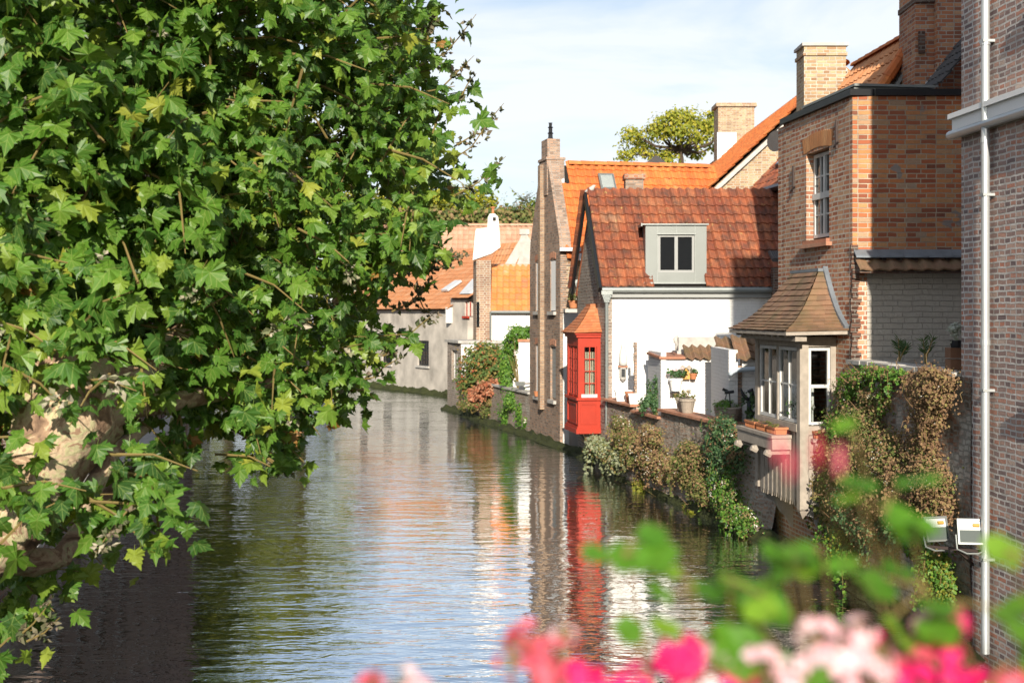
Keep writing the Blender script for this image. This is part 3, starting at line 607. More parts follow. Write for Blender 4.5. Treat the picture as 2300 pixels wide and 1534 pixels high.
# roof
mb=MB(); E=[O(-.0,.004,3.74),O(.30,PR+.33,3.70),O(3.14,PR+.33,3.70),O(3.3,.004,3.74)][::1]
E=[O(.12,.004,3.72),O(.26,PR+.36,3.70),O(3.12,PR+.36,3.70),O(3.26,.004,3.72)]; T=[O(1.02,.004,4.66),O(1.04,.12,4.66),O(2.2,.12,4.66),O(2.22,.004,4.66)]
hiproof(mb,E,T,13,.17,.16,.024); orf=mb.build('oriel_roof',M['tile_brown'],oriel)
mb=MB(); mb.prism([E[0]-Vector((0,0,.06)),E[1]-Vector((0,0,.06)),E[2]-Vector((0,0,.06)),E[3]-Vector((0,0,.06))],(0,0,.05)); mb.fb(fK,.30,2.95,PR+.02,PR+.2,3.55,3.64)
for i in range(9): mb.fb(fK,.45+i*.3,.52+i*.3,PR+.0,PR+.3,3.60,3.66)
mb.build('soffit',M['wood'],oriel)
mb=MB(); mb.fb(fK,.98,2.26,.003,.16,4.63,4.68)
pv=[E[0].lerp(T[0],k/10)-Vector((0,0,.16*.94*math.sin(PI*k/10)*.9))+fK.n*.02 for k in range(11)]
for a,b in zip(pv[:-1],pv[1:]): mb.beam(a+Vector((0,0,.04)),b+Vector((0,0,.04)),.10,.05)
mb.build('lead_flashing',M['lead'],oriel)
# flower shelf on brackets
mb=MB(); mb.fb(fK,d0+.35,d1+.02,PR+.012,PR+.34,2.02,2.07); mb.fb(fK,d0+.38,d1,PR+.28,PR+.32,1.84,2.018); mb.fb(fK,d0+.38,d0+.42,PR+.012,PR+.28,1.84,2.018)
for u in (d0+.5,mid+.1,d1-.15): mb.fb(fK,u-.05,u+.05,PR+.012,PR+.36,1.76,1.838); mb.tube([O(u,PR+.30,1.75),O(u,PR+.40,1.80)],.05,6)
shelf=mb.build('flower_shelf',M['wood'],oriel)
mb=MB(); mb.fb(fK,d0-.12,d0+.02,.03,PR-.16,2.0,2.05); mb.fb(fK,d0-.1,d0+.02,.06,PR-.2,1.86,1.998); mb.build('side_shelf',M['wood'],oriel)
for u in (d0+.15,d1-.25):
    mb=MB(); mb.prism([O(u,.003,1.0),O(u,PR-.05,1.0),O(u,PR-.12,.86),O(u,PR-.28,.80),O(u,PR-.38,.62),O(u,.12,.55),O(u,.003,.35)],fK.d*.14); mb.build('corbel',M['concrete'],oriel)
# things on shelf
def trough(u,l,lab,fr=fK,v0=PR+.06,v1=PR+.26,w=2.073,group='terracotta troughs on the oriel shelf'):
    tt=thing('plant_trough',lab,'planter',fr.p(u,(v0+v1)/2,w),group)
    mb=MB(); h=.11; a=.015
    mb.hexa([fr.p(u-l/2+a,v0+a,w),fr.p(u+l/2-a,v0+a,w),fr.p(u+l/2-a,v1-a,w),fr.p(u-l/2+a,v1-a,w),fr.p(u-l/2,v0,w+h),fr.p(u+l/2,v0,w+h),fr.p(u+l/2,v1,w+h),fr.p(u-l/2,v1,w+h)])
    mb.fb(fr,u-l/2-.012,u+l/2+.012,v0-.012,v1+.012,w+h-.03,w+h+.004)
    for q in np.linspace(-l/2+.03,l/2-.03,9): mb.fb(fr,u+q-.006,u+q+.006,v1-.004,v1+.006,w+.01,w+h-.03)
    mb.build('trough',M['terracotta'],tt)
    mb=MB(); mb.fb(fr,u-l/2+.02,u+l/2-.02,v0+.02,v1-.02,w+h+.002,w+h+.012); mb.build('soil',M['soil'],tt)
    c=fr.p(u,(v0+v1)/2,w+h+.01); blobleaves('seedlings',M['leaf_mixed'],[((c.x,c.y,c.z),(.09,l*.38,.03))],120,.03,tt,up=1)
trough(d0+.62,.42,'terracotta trough at the near end of the timber oriel shelf')
trough(d0+1.12,.44,'terracotta trough in the middle of the timber oriel shelf')
trough(d0+1.68,.5,'terracotta trough at the far end of the timber oriel shelf')
trough(d0-.05,.1,'small orange clay box on the short side shelf of the timber oriel',v0=.08,v1=PR-.2,w=2.053,group=None)
# inside the oriel: table with candle and bouquet
ct=fK.p(d0+.45,.22,2.112)
t=thing('candle','tall white candle standing inside the timber oriel window','candle',ct)
mb=MB(); mb.lathe(ct,[(.05,0),(.05,.02),(.02,.03),(.015,.35),(.035,.38),(.03,.42)],10); mb.build('candlestick',M['woodwhite'],t)
mb=MB(); mb.lathe(ct+Vector((0,0,.42)),[(.022,0),(.022,.26),(.005,.275)],10); mb.build('candle_stick_wax',M['shutter'],t)
ct=fK.p(d0+.42,.42,2.112)
t=thing('flower_vase','dark vase of white flowers inside the timber oriel window','vase',ct)
mb=MB(); mb.lathe(ct,[(.05,0),(.08,.08),(.09,.16),(.05,.24),(.06,.27)],12); mb.build('vase',M['blackmetal'],t,smooth=True)
blobleaves('leaves',M['leaf_shrub'],[((ct.x,ct.y,ct.z+.42),(.17,.17,.17))],260,.05,t)
blobleaves('blossom',M['petal_white'],[((ct.x,ct.y,ct.z+.45),(.17,.17,.16))],90,.03,t,shell=.9)
# zinc-flashed small wall light? -- security camera and floodlights
cc=P(2118,1033,17.0)
t=thing('security_camera','small white round camera on the creeper covered terrace wall','camera',cc)
mb=MB(); mb.tube([cc+Vector((-.09,-.12,.0)),cc+Vector((.03,.06,.02))],.06,14); mb.build('housing',M['stone'],t,smooth=False)
mb=MB(); mb.tube([cc+Vector((-.094,-.126,.0)),cc+Vector((-.098,-.132,0))],.045,12); mb.build('lens',M['blackmetal'],t)
mb=MB(); mb.tube([cc+Vector((.03,.05,0)),cc+Vector((.1,.06,-.02)),cc+Vector((.25,.1,-.04))],.018,8); mb.build('bracket',M['zinc'],t)
def floodlight(c,yaw,lab,side):
    c=Vector(c); t=thing('floodlight',lab,'floodlight',c,'floodlights on the bracket beside the drainpipe')
    fx=Vector((math.cos(yaw),math.sin(yaw),0)); bk=Vector((-math.sin(yaw),math.cos(yaw),0)); upv=(Vector((0,0,1))*.95+bk*.3).normalized(); nn=upv.cross(fx).normalized()*-1
    def q(a,b,d): return c+fx*a+upv*b+nn*d
    w_,h_=.15,.145
    mb=MB(); mb.hexa([q(-w_,-h_,0),q(w_,-h_,0),q(w_*.72,-h_*.7,-.12),q(-w_*.72,-h_*.7,-.12),q(-w_,h_,0),q(w_,h_,0),q(w_*.72,h_*.7,-.12),q(-w_*.72,h_*.7,-.12)]) 
    for a,b,c2,d2 in ((-w_,w_,-h_,-h_+.022),(-w_,w_,h_-.022,h_),(-w_,-w_+.02,-h_+.022,h_-.022),(w_-.02,w_,-h_+.022,h_-.022)):
        mb.hexa([q(a,c2,.002),q(b,c2,.002),q(b,c2,.02),q(a,c2,.02),q(a,d2,.002),q(b,d2,.002),q(b,d2,.02),q(a,d2,.02)])
    mb.build('housing',M['gutter'],t)
    mb=MB(); mb.hexa([q(-w_+.022,-h_+.025,.003),q(w_-.022,-h_+.025,.003),q(w_-.022,-h_+.025,.009),q(-w_+.022,-h_+.025,.009),q(-w_+.022,h_-.13,.003),q(w_-.022,h_-.13,.003),q(w_-.022,h_-.13,.009),q(-w_+.022,h_-.13,.009)]); mb.build('lower_panel',M['lamp_grey'],t)
    mb=MB(); mb.hexa([q(-w_+.022,h_-.125,.003),q(w_-.022,h_-.125,.003),q(w_-.022,h_-.125,.011),q(-w_+.022,h_-.125,.011),q(-w_+.022,h_-.025,.003),q(w_-.022,h_-.025,.003),q(w_-.022,h_-.025,.011),q(-w_+.022,h_-.025,.011)]); mb.build('reflector_glass',M['leadwhite'],t)
    mb=MB(); mb.tube([q(.02,h_-.075,.02),q(.09,h_-.075,.02)],.02,8); mb.build('lamp_tube',M['yellowwood'],t)
    mb=MB(); mb.tube([q(-w_-.01,-.03,-.04),q(-w_-.01,-h_-.05,-.02),q(-w_*.4,-h_-.10,0),q(w_*.4,-h_-.10,0),q(w_+.01,-h_-.05,-.02),q(w_+.01,-.03,-.04)],.011,6); mb.build('yoke',M['gutter'],t)
    return t
floodlight(P(2103,1188,15.0),.25,'floodlight with pale face on the left of the pair beside the drainpipe',0)
floodlight(P(2181,1194,14.6),-.12,'floodlight of the pair nearest to the drainpipe',1)
t=thing('lamp_bracket','thin rusty bracket carrying the two floodlights','bracket',P(2150,1235,15.6))
mb=MB(); mb.beam(P(2080,1226,15.05),P(2205,1238,14.65),.03,.03); mb.beam(P(2150,1235,14.85),P(2190,1290,15.1)+Vector((.12,.1,0)),.025,.025); mb.build('bar',M['iron'],t)
# plants standing on the terrace wall
def spikyplant(c,h,lab,n=3):
    c=Vector(c); t=thing('potted_palm_shrub',lab,'plant',c); mb=MB(); Pp=[];Nn=[];Tt=[];Ss=[]
    for k in range(n):
        a=random.uniform(0,6.28); tip=c+Vector((math.cos(a)*h*.32*(k>0),math.sin(a)*.1,h*(.55+.45*random.random()) if k else h*.9))
        mb.tube([c,c.lerp(tip,.5)+Vector((0,0,.02)),tip],[.012,.009,.006],6)
        for i in range(26):
            s=.35+.65*random.random(); p=c.lerp(tip,s); a2=random.uniform(0,6.28); d=Vector((math.cos(a2),math.sin(a2)*.6,.55+.6*random.random()*s))
            Pp.append(p); Tt.append(d); Nn.append(Vector((-d.x*.3,-1,.6))); Ss.append(h*random.uniform(.26,.42))
    mb.build('stem',M['twig'],t)
    scatter('leaves',M['leaf_shrub'],np.array(Pp),np.array(Nn),np.array(Tt),np.array(Ss),[(0,0,0),(.07,.4,.02),(0,1,-.06),(-.07,.4,.02)],DIA_F,t)
spikyplant((P(2020,812,18.2)),.36,'dark green spiky shrub on the terrace wall, left one of two')
spikyplant((P(2078,815,17.6)),.34,'dark green spiky shrub on the terrace wall, right one of two',2)
c=P(2147,826,15.9); c.z=3.29
t=thing('wooden_planter','brown wooden crate planter with a pale heather on the terrace wall','planter',c)
mb=MB()
for z in (0,.14): 
    mb.box(c.x-.1,c.x+.1,c.y-.1,c.y+.1,c.z+z,c.z+z+.125)
mb.build('crate',plain('brown_crate_wood',(.20,.10,.055),.7,var=.4),t)
mb=MB(); mb.lathe(c+Vector((0,0,.266)),[(.06,0),(.075,.09)],12); mb.build('pot',M['blackmetal'],t)
blobleaves('heather',leafmat('pale_heather_leaf',[(0,(.30,.32,.26)),(1,(.6,.62,.56))],.2,.8),[((c.x,c.y,c.z+.45),(.09,.09,.1))],420,.03,t,down=-1)
mb=MB(); mb.fb(fF,.26,5,-.02,.0,3.21,3.2101) if False else None
# dark pole at the right end of painted wall

# ================================================================ GARDEN: quay wall with coping
GA=(4.69,22.3); GB=(2.39,33.0)
fG=frame2(GA,GB,True); GL=fG.len
def gpx(px):   # distance along the garden wall where the pixel column crosses it
    k=(px-1150)/FP; s=(GA[1]*k-GA[0])/(fG.d.x-k*fG.d.y); return s
t=thing('garden_wall','low brick quay wall with terracotta coping and creepers below the white courtyard','wall',(3.6,27.5,0))
segs=[(0,gpx(1487),1.80),(gpx(1487),gpx(1426),1.62),(gpx(1426),GL,1.74)]
mb=MB(); m2=MB(); 
for a,b,h in segs:
    n=max(3,int((b-a)/.25)); rw=8
    def gp(u,w): return fG.p(u,.02+.25*max(0,(1.2-w))/1.2+noise.noise(Vector((u*1.7,w*1.7,9)))*.05,w)
    for i in range(n):
        for j in range(rw):
            u0,u1=a+(b-a)*i/n,a+(b-a)*(i+1)/n; w0,w1=-.5+(h+.5)*j/rw,-.5+(h+.5)*(j+1)/rw
            mb.face([gp(u0,w0),gp(u1,w0),gp(u1,w1),gp(u0,w1)],.5)
    mb.fb(fG,a,b,-.3,-.03,-.5,h-.001)
    k=int((b-a)/.32)
    for i in range(k): m2.fb(fG,a+(b-a)*i/k+.004,a+(b-a)*(i+1)/k-.004,-.34,.12,h+random.uniform(0,.006),h+.055+random.uniform(-.004,.006))
mb.build('wall',M['rubble'],t,fix=False); m2.build('coping',M['coping'],t)
def pot(c,r,h,mat,lab,cat='pot',name='flower_pot',plant=None,ps=.12,pm=None,group=None,n=160,leaf=.04,flowers=None,square=False,band=True):
    c=Vector(c); t=thing(name,lab,cat,c,group); mb=MB()
    if square:
        mb.hexa([c+Vector((x*r*.85,y*r*.6,0)) for x,y in ((-1,-1),(1,-1),(1,1),(-1,1))]+[c+Vector((x*r,y*r*.7,h)) for x,y in ((-1,-1),(1,-1),(1,1),(-1,1))])
        mb.box(c.x-r*1.04,c.x+r*1.04,c.y-r*.75,c.y+r*.75,c.z+h-.03,c.z+h+.004)
    else: mb.lathe(c,[(r*.68,0),(r*.92,h*.78),(r*.93,h*.8),(r*1.05,h*.81),(r*1.05,h),(r*.9,h)],16)
    mb.build('pot',mat,t)
    if plant:
        blobleaves('foliage',pm or M['leaf_shrub'],[((c.x,c.y,c.z+h+ps*.5),(ps,ps*.7,ps*.7))],n,leaf,t)
        if flowers: blobleaves('blossom',flowers,[((c.x,c.y,c.z+h+ps*.7),(ps*1.05,ps*.7,ps*.6))],60,.045,t,shell=.9)
    return t
def gpos(px,v,z): return fG.p(gpx(px),v,z)
pot(gpos(1391,-.12,1.80),.22,.26,M['white_plain'],'white box planter on the coping beside the grey downpipe',square=True,cat='planter',name='plant_box')
pot(gpos(1405,-.12,1.80),.13,.26,M['terracotta'],'red clay pot between two white box planters on the coping')
pot(gpos(1419,-.12,1.80),.2,.24,M['white_plain'],'white box planter on the coping beside the brick edged fin wall',square=True,cat='planter',name='plant_box')
pot(gpos(1519,-.14,1.86),.15,.30,M['wicker'],'grey wicker basket with green plant on the coping, left one',name='plant_basket',cat='basket',plant=1,pm=M['leaf_mixed'],ps=.2)
pot(gpos(1534,-.10,1.86),.17,.30,M['wicker'],'pale wicker basket in front of the left one on the coping',name='plant_basket',cat='basket',plant=1,pm=M['leaf_mixed'],ps=.14)
# big wicker planter
c=gpos(1607,-.25,1.86)
t=thing('wicker_planter','large oval wicker planter of low greenery with two dark solar lamps','planter',c)
mb=MB(); 
for k in range(7):
    z=k*.042; s=1+.04*k
    pts=[c+fG.d*(math.cos(a)*.36*s)+fG.n*(math.sin(a)*.17*s)+Vector((0,0,z)) for a in np.linspace(0,2*PI,25)]
    mb.tube(pts,.024,6,cap=False)
mb.prism([c+fG.d*(math.cos(a)*.37)+fG.n*(math.sin(a)*.17) for a in np.linspace(0,2*PI,20,endpoint=False)],(0,0,.26)); mb.build('basket',M['wicker'],t)
blobleaves('foliage',M['leaf_ivy'],[((c.x,c.y,c.z+.31),(.24,.36,.07))],420,.045,t)
for a,ang in ((-.18,.5),(.16,-.2)):
    mb=MB(); b=c+fG.d*-a+Vector((0,0,.28)); q=b+Vector((ang*.12,0,.28)); mb.tube([b,q],.012,6); mb.tube([q+Vector((-.09,0,.04*(1 if ang>0 else -.3))),q+Vector((.09,0,-.04*(1 if ang>0 else -.3)))],.03,8); mb.build('solar_lamp',M['blackmetal'],t)
# ---- courtyard walls
t=thing('courtyard_wall','white rendered fin wall with a bare brick left edge in the courtyard','wall',P(1455,915,30.2))
Yf=31.0
mb=MB(); mb.box((1431-1150)/FP*Yf,(1492-1150)/FP*Yf+.4,Yf,Yf+.22,.9,zz(788,Yf)); mb.build('wall',M['white_plain'],t)
mb=MB(); x0=(1424-1150)/FP*Yf
for i in range(26): mb.box(x0+random.uniform(0,.02),(1431-1150)/FP*Yf-.001,Yf-.01,Yf+.2,1.55+i*.066,1.55+i*.066+.058)
mb.build('brick_edge',M['brick_brown'],t)
Yc=28.85
t=thing('courtyard_wall','whitewashed courtyard wall with pantile coping holding the birdhouse and hanging pots','wall',P(1560,925,Yc))
xa,xb=(1496-1150)/FP*Yc,(1645-1150)/FP*Yc; zt=zz(806,Yc)
mb=MB(); mb.box(xa,xb+.1,Yc,Yc+.25,.9,zt); mb.build('wall',M['white_old'],t)
mb=MB(); mb.prism([(xa-.003,Yc-.05,.9),(xa-.003,Yc+.3,.9),(xa-.13,Yc+1.5,.9),(xa-.24,Yc+1.5,.9),(xa-.12,Yc-.05,.9)],(0,0,zz(792,Yc)-.9)); mb.build('end_pier',M['white_old'],t)
mb=MB(); mb.prism([(xa-.16,Yc-.1,zt+.0),(xa-.3,Yc+1.3,zt+.06),(xa+.55,Yc+1.3,zt+.06),(xa+.42,Yc-.1,zt+.0)],(0,0,.05)); 
mb.build('brick_coping',M['coping'],t)
mb=MB(); pantiles(mb,(xa+.42,Yc-.12,zt+.0),(1,0,0),(0,.9,.42),xb-xa-.36,.62,.2,.31,.035,.03,seg=8); mb.build('pantile_coping',M['tile_brown'],t)
# niche trough / concrete block chimney behind
Yb=29.6
t=thing('concrete_chimney','low pale concrete block chimney on a slab behind the courtyard wall','chimney',P(1570,790,Yb))
mb=MB(); mb.box(P(1524,0,Yb).x,P(1617,0,Yb).x,Yb,Yb+.6,zz(788,Yb),zz(758,Yb)); mb.build('block',M['concrete'],t)
mb=MB(); mb.box(P(1520,0,Yb).x,P(1624,0,Yb).x,Yb-.08,Yb+.68,zz(795,Yb),zz(788.2,Yb)); mb.build('slab',M['concrete'],t)
mb=MB(); mb.box(P(1532,0,Yb).x,P(1612,0,Yb).x,Yb+.05,Yb+.55,1.,zz(795.2,Yb)); mb.build('base',M['dark'],t)
t=thing('garden_ornament','small grey bird ornament on the left of the concrete chimney','ornament',P(1517,785,28.9))
mb=MB(); c=P(1517,785,28.9); mb.tube([c,c+Vector((.04,0,.1)),c+Vector((.01,0,.17)),c+Vector((.0,0,.24)),c+Vector((.04,0,.29)),c+Vector((.05,0,.33))],[.03,.02,.05,.055,.025,.008],8); mb.build('bird',M['concrete'],t,smooth=True)
# right courtyard pieces near the timber oriel
Yr=25.6
t=thing('courtyard_wall','bluish white brick pier wall with tiles on top behind the timber oriel','wall',P(1680,940,Yr))
mb=MB(); mb.box(P(1637,0,Yr).x,P(1657,0,Yr).x,Yr,Yr+2.3,.9,zz(786,Yr)); mb.box(P(1668,0,Yr).x,P(1668,0,Yr).x+1.5,Yr+.05,Yr+.3,.9,zz(803,Yr)); mb.build('wall',M['white_old'],t)
mb=MB(); 
for i in range(32): mb.box(P(1657.2,0,Yr).x,P(1668,0,Yr).x-.002+random.uniform(-.01,0),Yr+.03+random.uniform(-.012,.0),Yr+.3,.95+i*.062,.95+i*.062+.052)
mb.build('brick_edge',M['brick_brown'],t)
mb=MB(); pantiles(mb,(P(1652,0,Yr).x,Yr-.15,zz(808,Yr)),(1,0,0),(0,.9,.5),1.8,.9,.22,.3,.035,.03,seg=8); pantiles(mb,(P(1612,0,28).x,28.0,zz(791,28)),(1,0,0),(0,.9,.5),1.5,.6,.22,.3,.035,.03,seg=8); mb.build('pantile_coping',M['tile_brown'],t)
mb=MB(); a=P(1640,843,Yr-.15); mb.tube([a,P(1645,835,Yr-.15),P(1660,831,Yr-.15),P(1690,829,Yr-.15),P(1760,829,Yr-.15)],.05,10); mb.build('overflow_pipe',M['pipeblue'],t,smooth=True)
Yo=24.6
t=thing('garden_sculpture','dark metal scroll sculpture with dark plants behind the timber oriel','sculpture',P(1683,935,Yo))
mb=MB(); mb.tube([P(1664,872,Yo),P(1668,884,Yo),P(1676,895,Yo),P(1684,898,Yo),P(1690,890,Yo),P(1687,876,Yo),P(1680,880,Yo)],[.01,.03,.04,.05,.05,.05,.04],8); mb.tube([P(1684,898,Yo),P(1684,935,Yo),Vector((P(1684,0,Yo).x,Yo,.95))],[.05,.07,.05],8); mb.build('scroll',M['blackmetal'],t,smooth=True)
blobleaves('foliage',M['leaf_shrub'],[(tuple(P(1685,905,Yo)),(.13,.13,.28))],260,.06,t)
pot(Vector((P(1681,0,24.2).x,24.2,1.30)),.14,.25,M['terracotta'],'red clay pot partly hidden behind the timber oriel on the wall',plant=1,ps=.12)
# hanging things on courtyard wall (Yc)
def wp(px,py): return P(px,py,Yc-.06)
c=wp(1540,851); t=thing('birdhouse','small yellow wooden birdhouse on the whitewashed courtyard wall','birdhouse',c)
mb=MB(); w_=.085; mb.prism([c+Vector((-w_,-.1,0)),c+Vector((w_,-.1,0)),c+Vector((w_,-.1,.13)),c+Vector((0,-.1,.24)),c+Vector((-w_,-.1,.13))],(0,.15,0)); mb.build('box',M['yellowwood'],t)
mb=MB()
for s in (-1,1): mb.beam(c+Vector((s*.12,-.03,.10)),c+Vector((0,-.03,.255)),.2,.018,Vector((0,1,0)))
mb.build('roof',M['wood'],t)
mb=MB(); mb.tube([c+Vector((0,-.102,.14)),c+Vector((0,-.106,.14))],.02,10); mb.build('entrance_hole',M['dark'],t)
pot(wp(1556,851)+Vector((0,-.1,0)),.085,.13,M['terracotta'],'small clay wall pot right of the birdhouse',plant=1,ps=.09,n=90)
pot(wp(1516,877)+Vector((0,-.16,0)),.15,.28,M['shutter'],'white hanging pot of pink geranium on the courtyard wall',plant=1,ps=.2,flowers=M['petal_pink'],n=220,leaf=.06)
mb=MB(); a=wp(1505,881); mb.box(a.x,a.x+.2,Yc-.28,Yc-.001,a.z-.02,a.z); mb.build('wall_shelf',M['iron'],None,label='small iron shelf below the white hanging geranium pot',cat='shelf')
# shrub against fin wall
def shrub(name,lab,cat,blobs,n,size,mat,stems=3,flowers=None,fn=0,fsize=.02,group=None,**k):
    c=Vector(blobs[0][0]); zmin=min(b[0][2]-b[1][2] for b in blobs); t=thing(name,lab,cat,(c.x,c.y,zmin),group)
    mb=MB()
    for b in blobs:
        for s in range(stems):
            e=Vector(b[0])+Vector((random.uniform(-.6,.6)*b[1][0],random.uniform(-.6,.6)*b[1][1],random.uniform(0,.7)*b[1][2])); mb.tube([(c.x,c.y,zmin),Vector((c.x,c.y,zmin)).lerp(e,.5)+Vector((0,0,.05)),e],[.018,.012,.005],5)
    mb.build('stem',M['twig'],t); blobleaves('foliage',mat,blobs,n,size,t,**k)
    if flowers: blobleaves('blossom',flowers,blobs,fn,fsize,t,shell=.92,spread=.12,face=(-.3,-1,.3),clump=5,wid=1.5)
    return t
shrub('evergreen_shrub','dark green upright shrub between the fin wall and the courtyard wall','shrub',[(tuple(P(1475,895,29.2)),(.17,.15,.42)),(tuple(P(1478,865,29.3)),(.09,.09,.35)),(tuple(P(1455,905,29.2)),(.2,.15,.22)),(tuple(P(1458,880,29.2)),(.06,.06,.26))],1500,.055,M['leaf_shrub'])
# ================================================================ H1: WHITE HOUSE with dark pantile roof
A=Vector((2.39,33.0,0)); B=Vector((1.85,36.4,0)); XR=7.35; EV=4.55; RZ=7.12
fA=frame2(A[:2],B[:2],True); fW=Fr(A[:2],(1,0))
apx=A.lerp(B,.5); apx.z=RZ
h1=thing('white_house','white house with dark mossy pantile roof, zinc dormer and red oriel over the canal','house',(4,34.5,0))
mb=MB(); wall(mb,fW,.42-.25,XR-A.x,.9,EV,[],.3); mb.build('front_wall',M['white'],h1)
mb=MB(); mb.fb(fW,0,.165,-.3,.02,-1,EV); mb.build('corner_pier',M['brick_grey'],h1)
mb=MB(); wall(mb,fA,.0,fA.len,-1,EV,[(.75,2.0,1.6,3.0)],.3)
mb.prism([fA.p(0,0,EV+.001),fA.p(fA.len,0,EV+.001),fA.p(fA.len/2,0,RZ-.04)],fA.n*-.3); mb.build('gable_wall',M['brick_grey'],h1)
mb=MB(); mb.prism([(1.9,36.39,-1),(XR,36.39,-1),(XR,36.1,-1),(2.2,36.1,-1)],(0,0,EV+1)); mb.box(XR-.3,XR,33.31,36.09,-1,EV)
mb.prism([(XR-.001,33.0,EV+.001),(XR-.001,36.4,EV+.001),(XR-.001,34.7,RZ-.04)],(-.3,0,0)); mb.build('rear_wall',M['brick_grey'],h1)
# roof deck + tiles (sheared to follow the verge)
off=Vector((0,-.16,-.13)); O_=A+Vector((-.10,-.16,EV+.07)); Vv=apx-Vector((A.x,A.y,EV)); 
def under(a,b,c,d,th,name,mat,par):
    mb=MB(); mb.hexa([a-Vector((0,0,th)),b-Vector((0,0,th)),c-Vector((0,0,th)),d-Vector((0,0,th)),a,b,c,d]); return mb.build(name,mat,par)
vlen=Vv.length+.1
under(A+Vector((-.02,-.1,EV)),Vector((XR+.2,32.9,EV)),Vector((XR-.07,34.7,RZ+.0)),apx+Vector((.02,0,0)),.1,'roof_deck',M['dark'],h1)
under(B+Vector((-.05,.1,EV)),Vector((XR+.2,36.5,EV)),Vector((XR-.07,34.7,RZ+.0)),apx+Vector((.0,.0,0)),.1,'roof_deck',M['tile_dark'],h1)
DU0,DU1=(1448-1150)/FP*33.1-O_.x,(1588-1150)/FP*33.1-O_.x
mb=MB(); pantiles(mb,O_,(1,0,0),Vv,XR-.05-O_.x+.3,vlen,.225,.30,.036,.045,seg=8,inside=lambda u,v:not(DU0+.12<u<DU1-.12 and v<1.75 and v>=0)); roof1=mb.build('roof_tiles',M['tile_dark'],h1)
mb=MB(); ridge(mb,apx+Vector((-.12,0,.06)),Vector((XR,34.7,RZ+.06)),.13,.38); mb.build('ridge_tiles',M['tile_dark'],roof1)
mb=MB(); 
va=[A+Vector((-.16,-.2,EV+.0)),apx+Vector((-.16,0,.02))]; vb=[B+Vector((-.16,.2,EV)),apx+Vector((-.16,0,.02))]
for a,b in (va,vb): mb.beam(a,b,.07,.2)
mb.build('bargeboard',M['blackmetal'],h1)
mb=MB()
for k in range(9):
    a=vb[0].lerp(vb[1],k/9)+Vector((-.02,0,.14)); b=vb[0].lerp(vb[1],(k+1)/9+.01)+Vector((-.02,0,.10)); mb.beam(a,b,.2,.04)
mb.build('verge_tiles',M['tile_dark'],h1)
# gutter, fascia, downpipes
mb=MB(); mb.tube([(A.x-.1,32.80,EV+.0),(XR,32.80,EV+.0)],.075,10)
for x in np.arange(A.x,XR,.48): mb.tube([(x,32.80,EV),(x+.03,32.80,EV)],.081,10)
mb.build('gutter',M['gutter'],h1)
mb=MB(); mb.box(A.x+.02,XR,32.87,32.995,EV-.19,EV-.05); mb.build('fascia',M['greyframe'],h1)
def downpipe(par,x,y,z0,z1,funnel=True,r=.045,name='downpipe'):
    mb=MB(); mb.tube([(x,y,z0),(x,y,z1)],r,10)
    for z in np.arange(z0+.5,z1,1.1): mb.tube([(x,y,z),(x,y,z+.05)],r*1.2,10)
    if funnel: mb.hexa([(x-.06,y-.06,z1-.3),(x+.06,y-.06,z1-.3),(x+.06,y+.06,z1-.3),(x-.06,y+.06,z1-.3),(x-.12,y-.1,z1-.1),(x+.12,y-.1,z1-.1),(x+.12,y+.1,z1-.1),(x-.12,y+.1,z1-.1)]); mb.box(x-.14,x+.14,y-.12,y+.12,z1-.1,z1-.0)
    return mb.build(name,M['gutter'],par)
downpipe(h1,A.x+.02,32.85,1.0,EV-.02)
downpipe(h1,B.x+.05,36.55,.9,EV+.35)
# dormer
DX0,DX1=(1450-1150)/FP*33,(1587-1150)/FP*33; DZ0=zz(636,33)+.02; DZ1=zz(506,33)
mb=MB(); w0,w1=(1478-1150)/FP*33,(1560-1150)/FP*33; z0,z1=zz(612,33),zz(527,33)
fD=Fr((DX0,33.0),(1,0)); wall(mb,fD,0,DX1-DX0,DZ0,DZ1,[(w0-DX0,w1-DX0,z0,z1)],.1)
slope=lambda y:(EV+(y-33)*(RZ-EV)/1.7)
for x in (DX0-.001,DX1-.099): mb.prism([(x,33.101,DZ0),(x,33.101,DZ1),(x,34.45,DZ1),(x,33.4,slope(33.4)-.1)],(.1,0,0))
dorm=mb.build('dormer',M['zinc'],h1,label='grey zinc box dormer with two pane window')
mb=MB(); mb.box(DX0-.09,DX1+.05,32.93,34.6,DZ1+.001,DZ1+.035); mb.box(DX0-.12,DX0-.09,32.93,34.2,DZ1-.03,DZ1+.045); mb.build('dormer_roof',M['gutter'],dorm)
mb=MB()
for x in ((1477-1150)/FP*33,(1519.5-1150)/FP*33,(1561-1150)/FP*33):
    mb.box(x-.006,x+.006,32.985,32.999,z1+.03 if 3<x<4.3 and abs(x-4.2)<.1 else z1+.03,DZ1)
mb.box((1477-1150)/FP*33-.006,(1477-1150)/FP*33+.006,32.985,32.999,DZ0,z1+.03); mb.box((1561-1150)/FP*33-.006,(1561-1150)/FP*33+.006,32.985,32.999,DZ0,z1+.03); mb.box(w0-.03,w1+.03,32.96,32.999,z1,z1+.025)
mb.build('seam',M['gutter'],dorm)
window(dorm,fD,w0-DX0+.002,w1-DX0-.002,z0,z1,-.03,1,1,M['greyframe'],M['glass'],fw=.06,split=(.5,),name='window_frame')
mb=MB(); mb.box(DX0-.05,DX1+.05,32.90,33.0,DZ0-.04,DZ0+.0); mb.build('apron',M['gutter'],dorm)
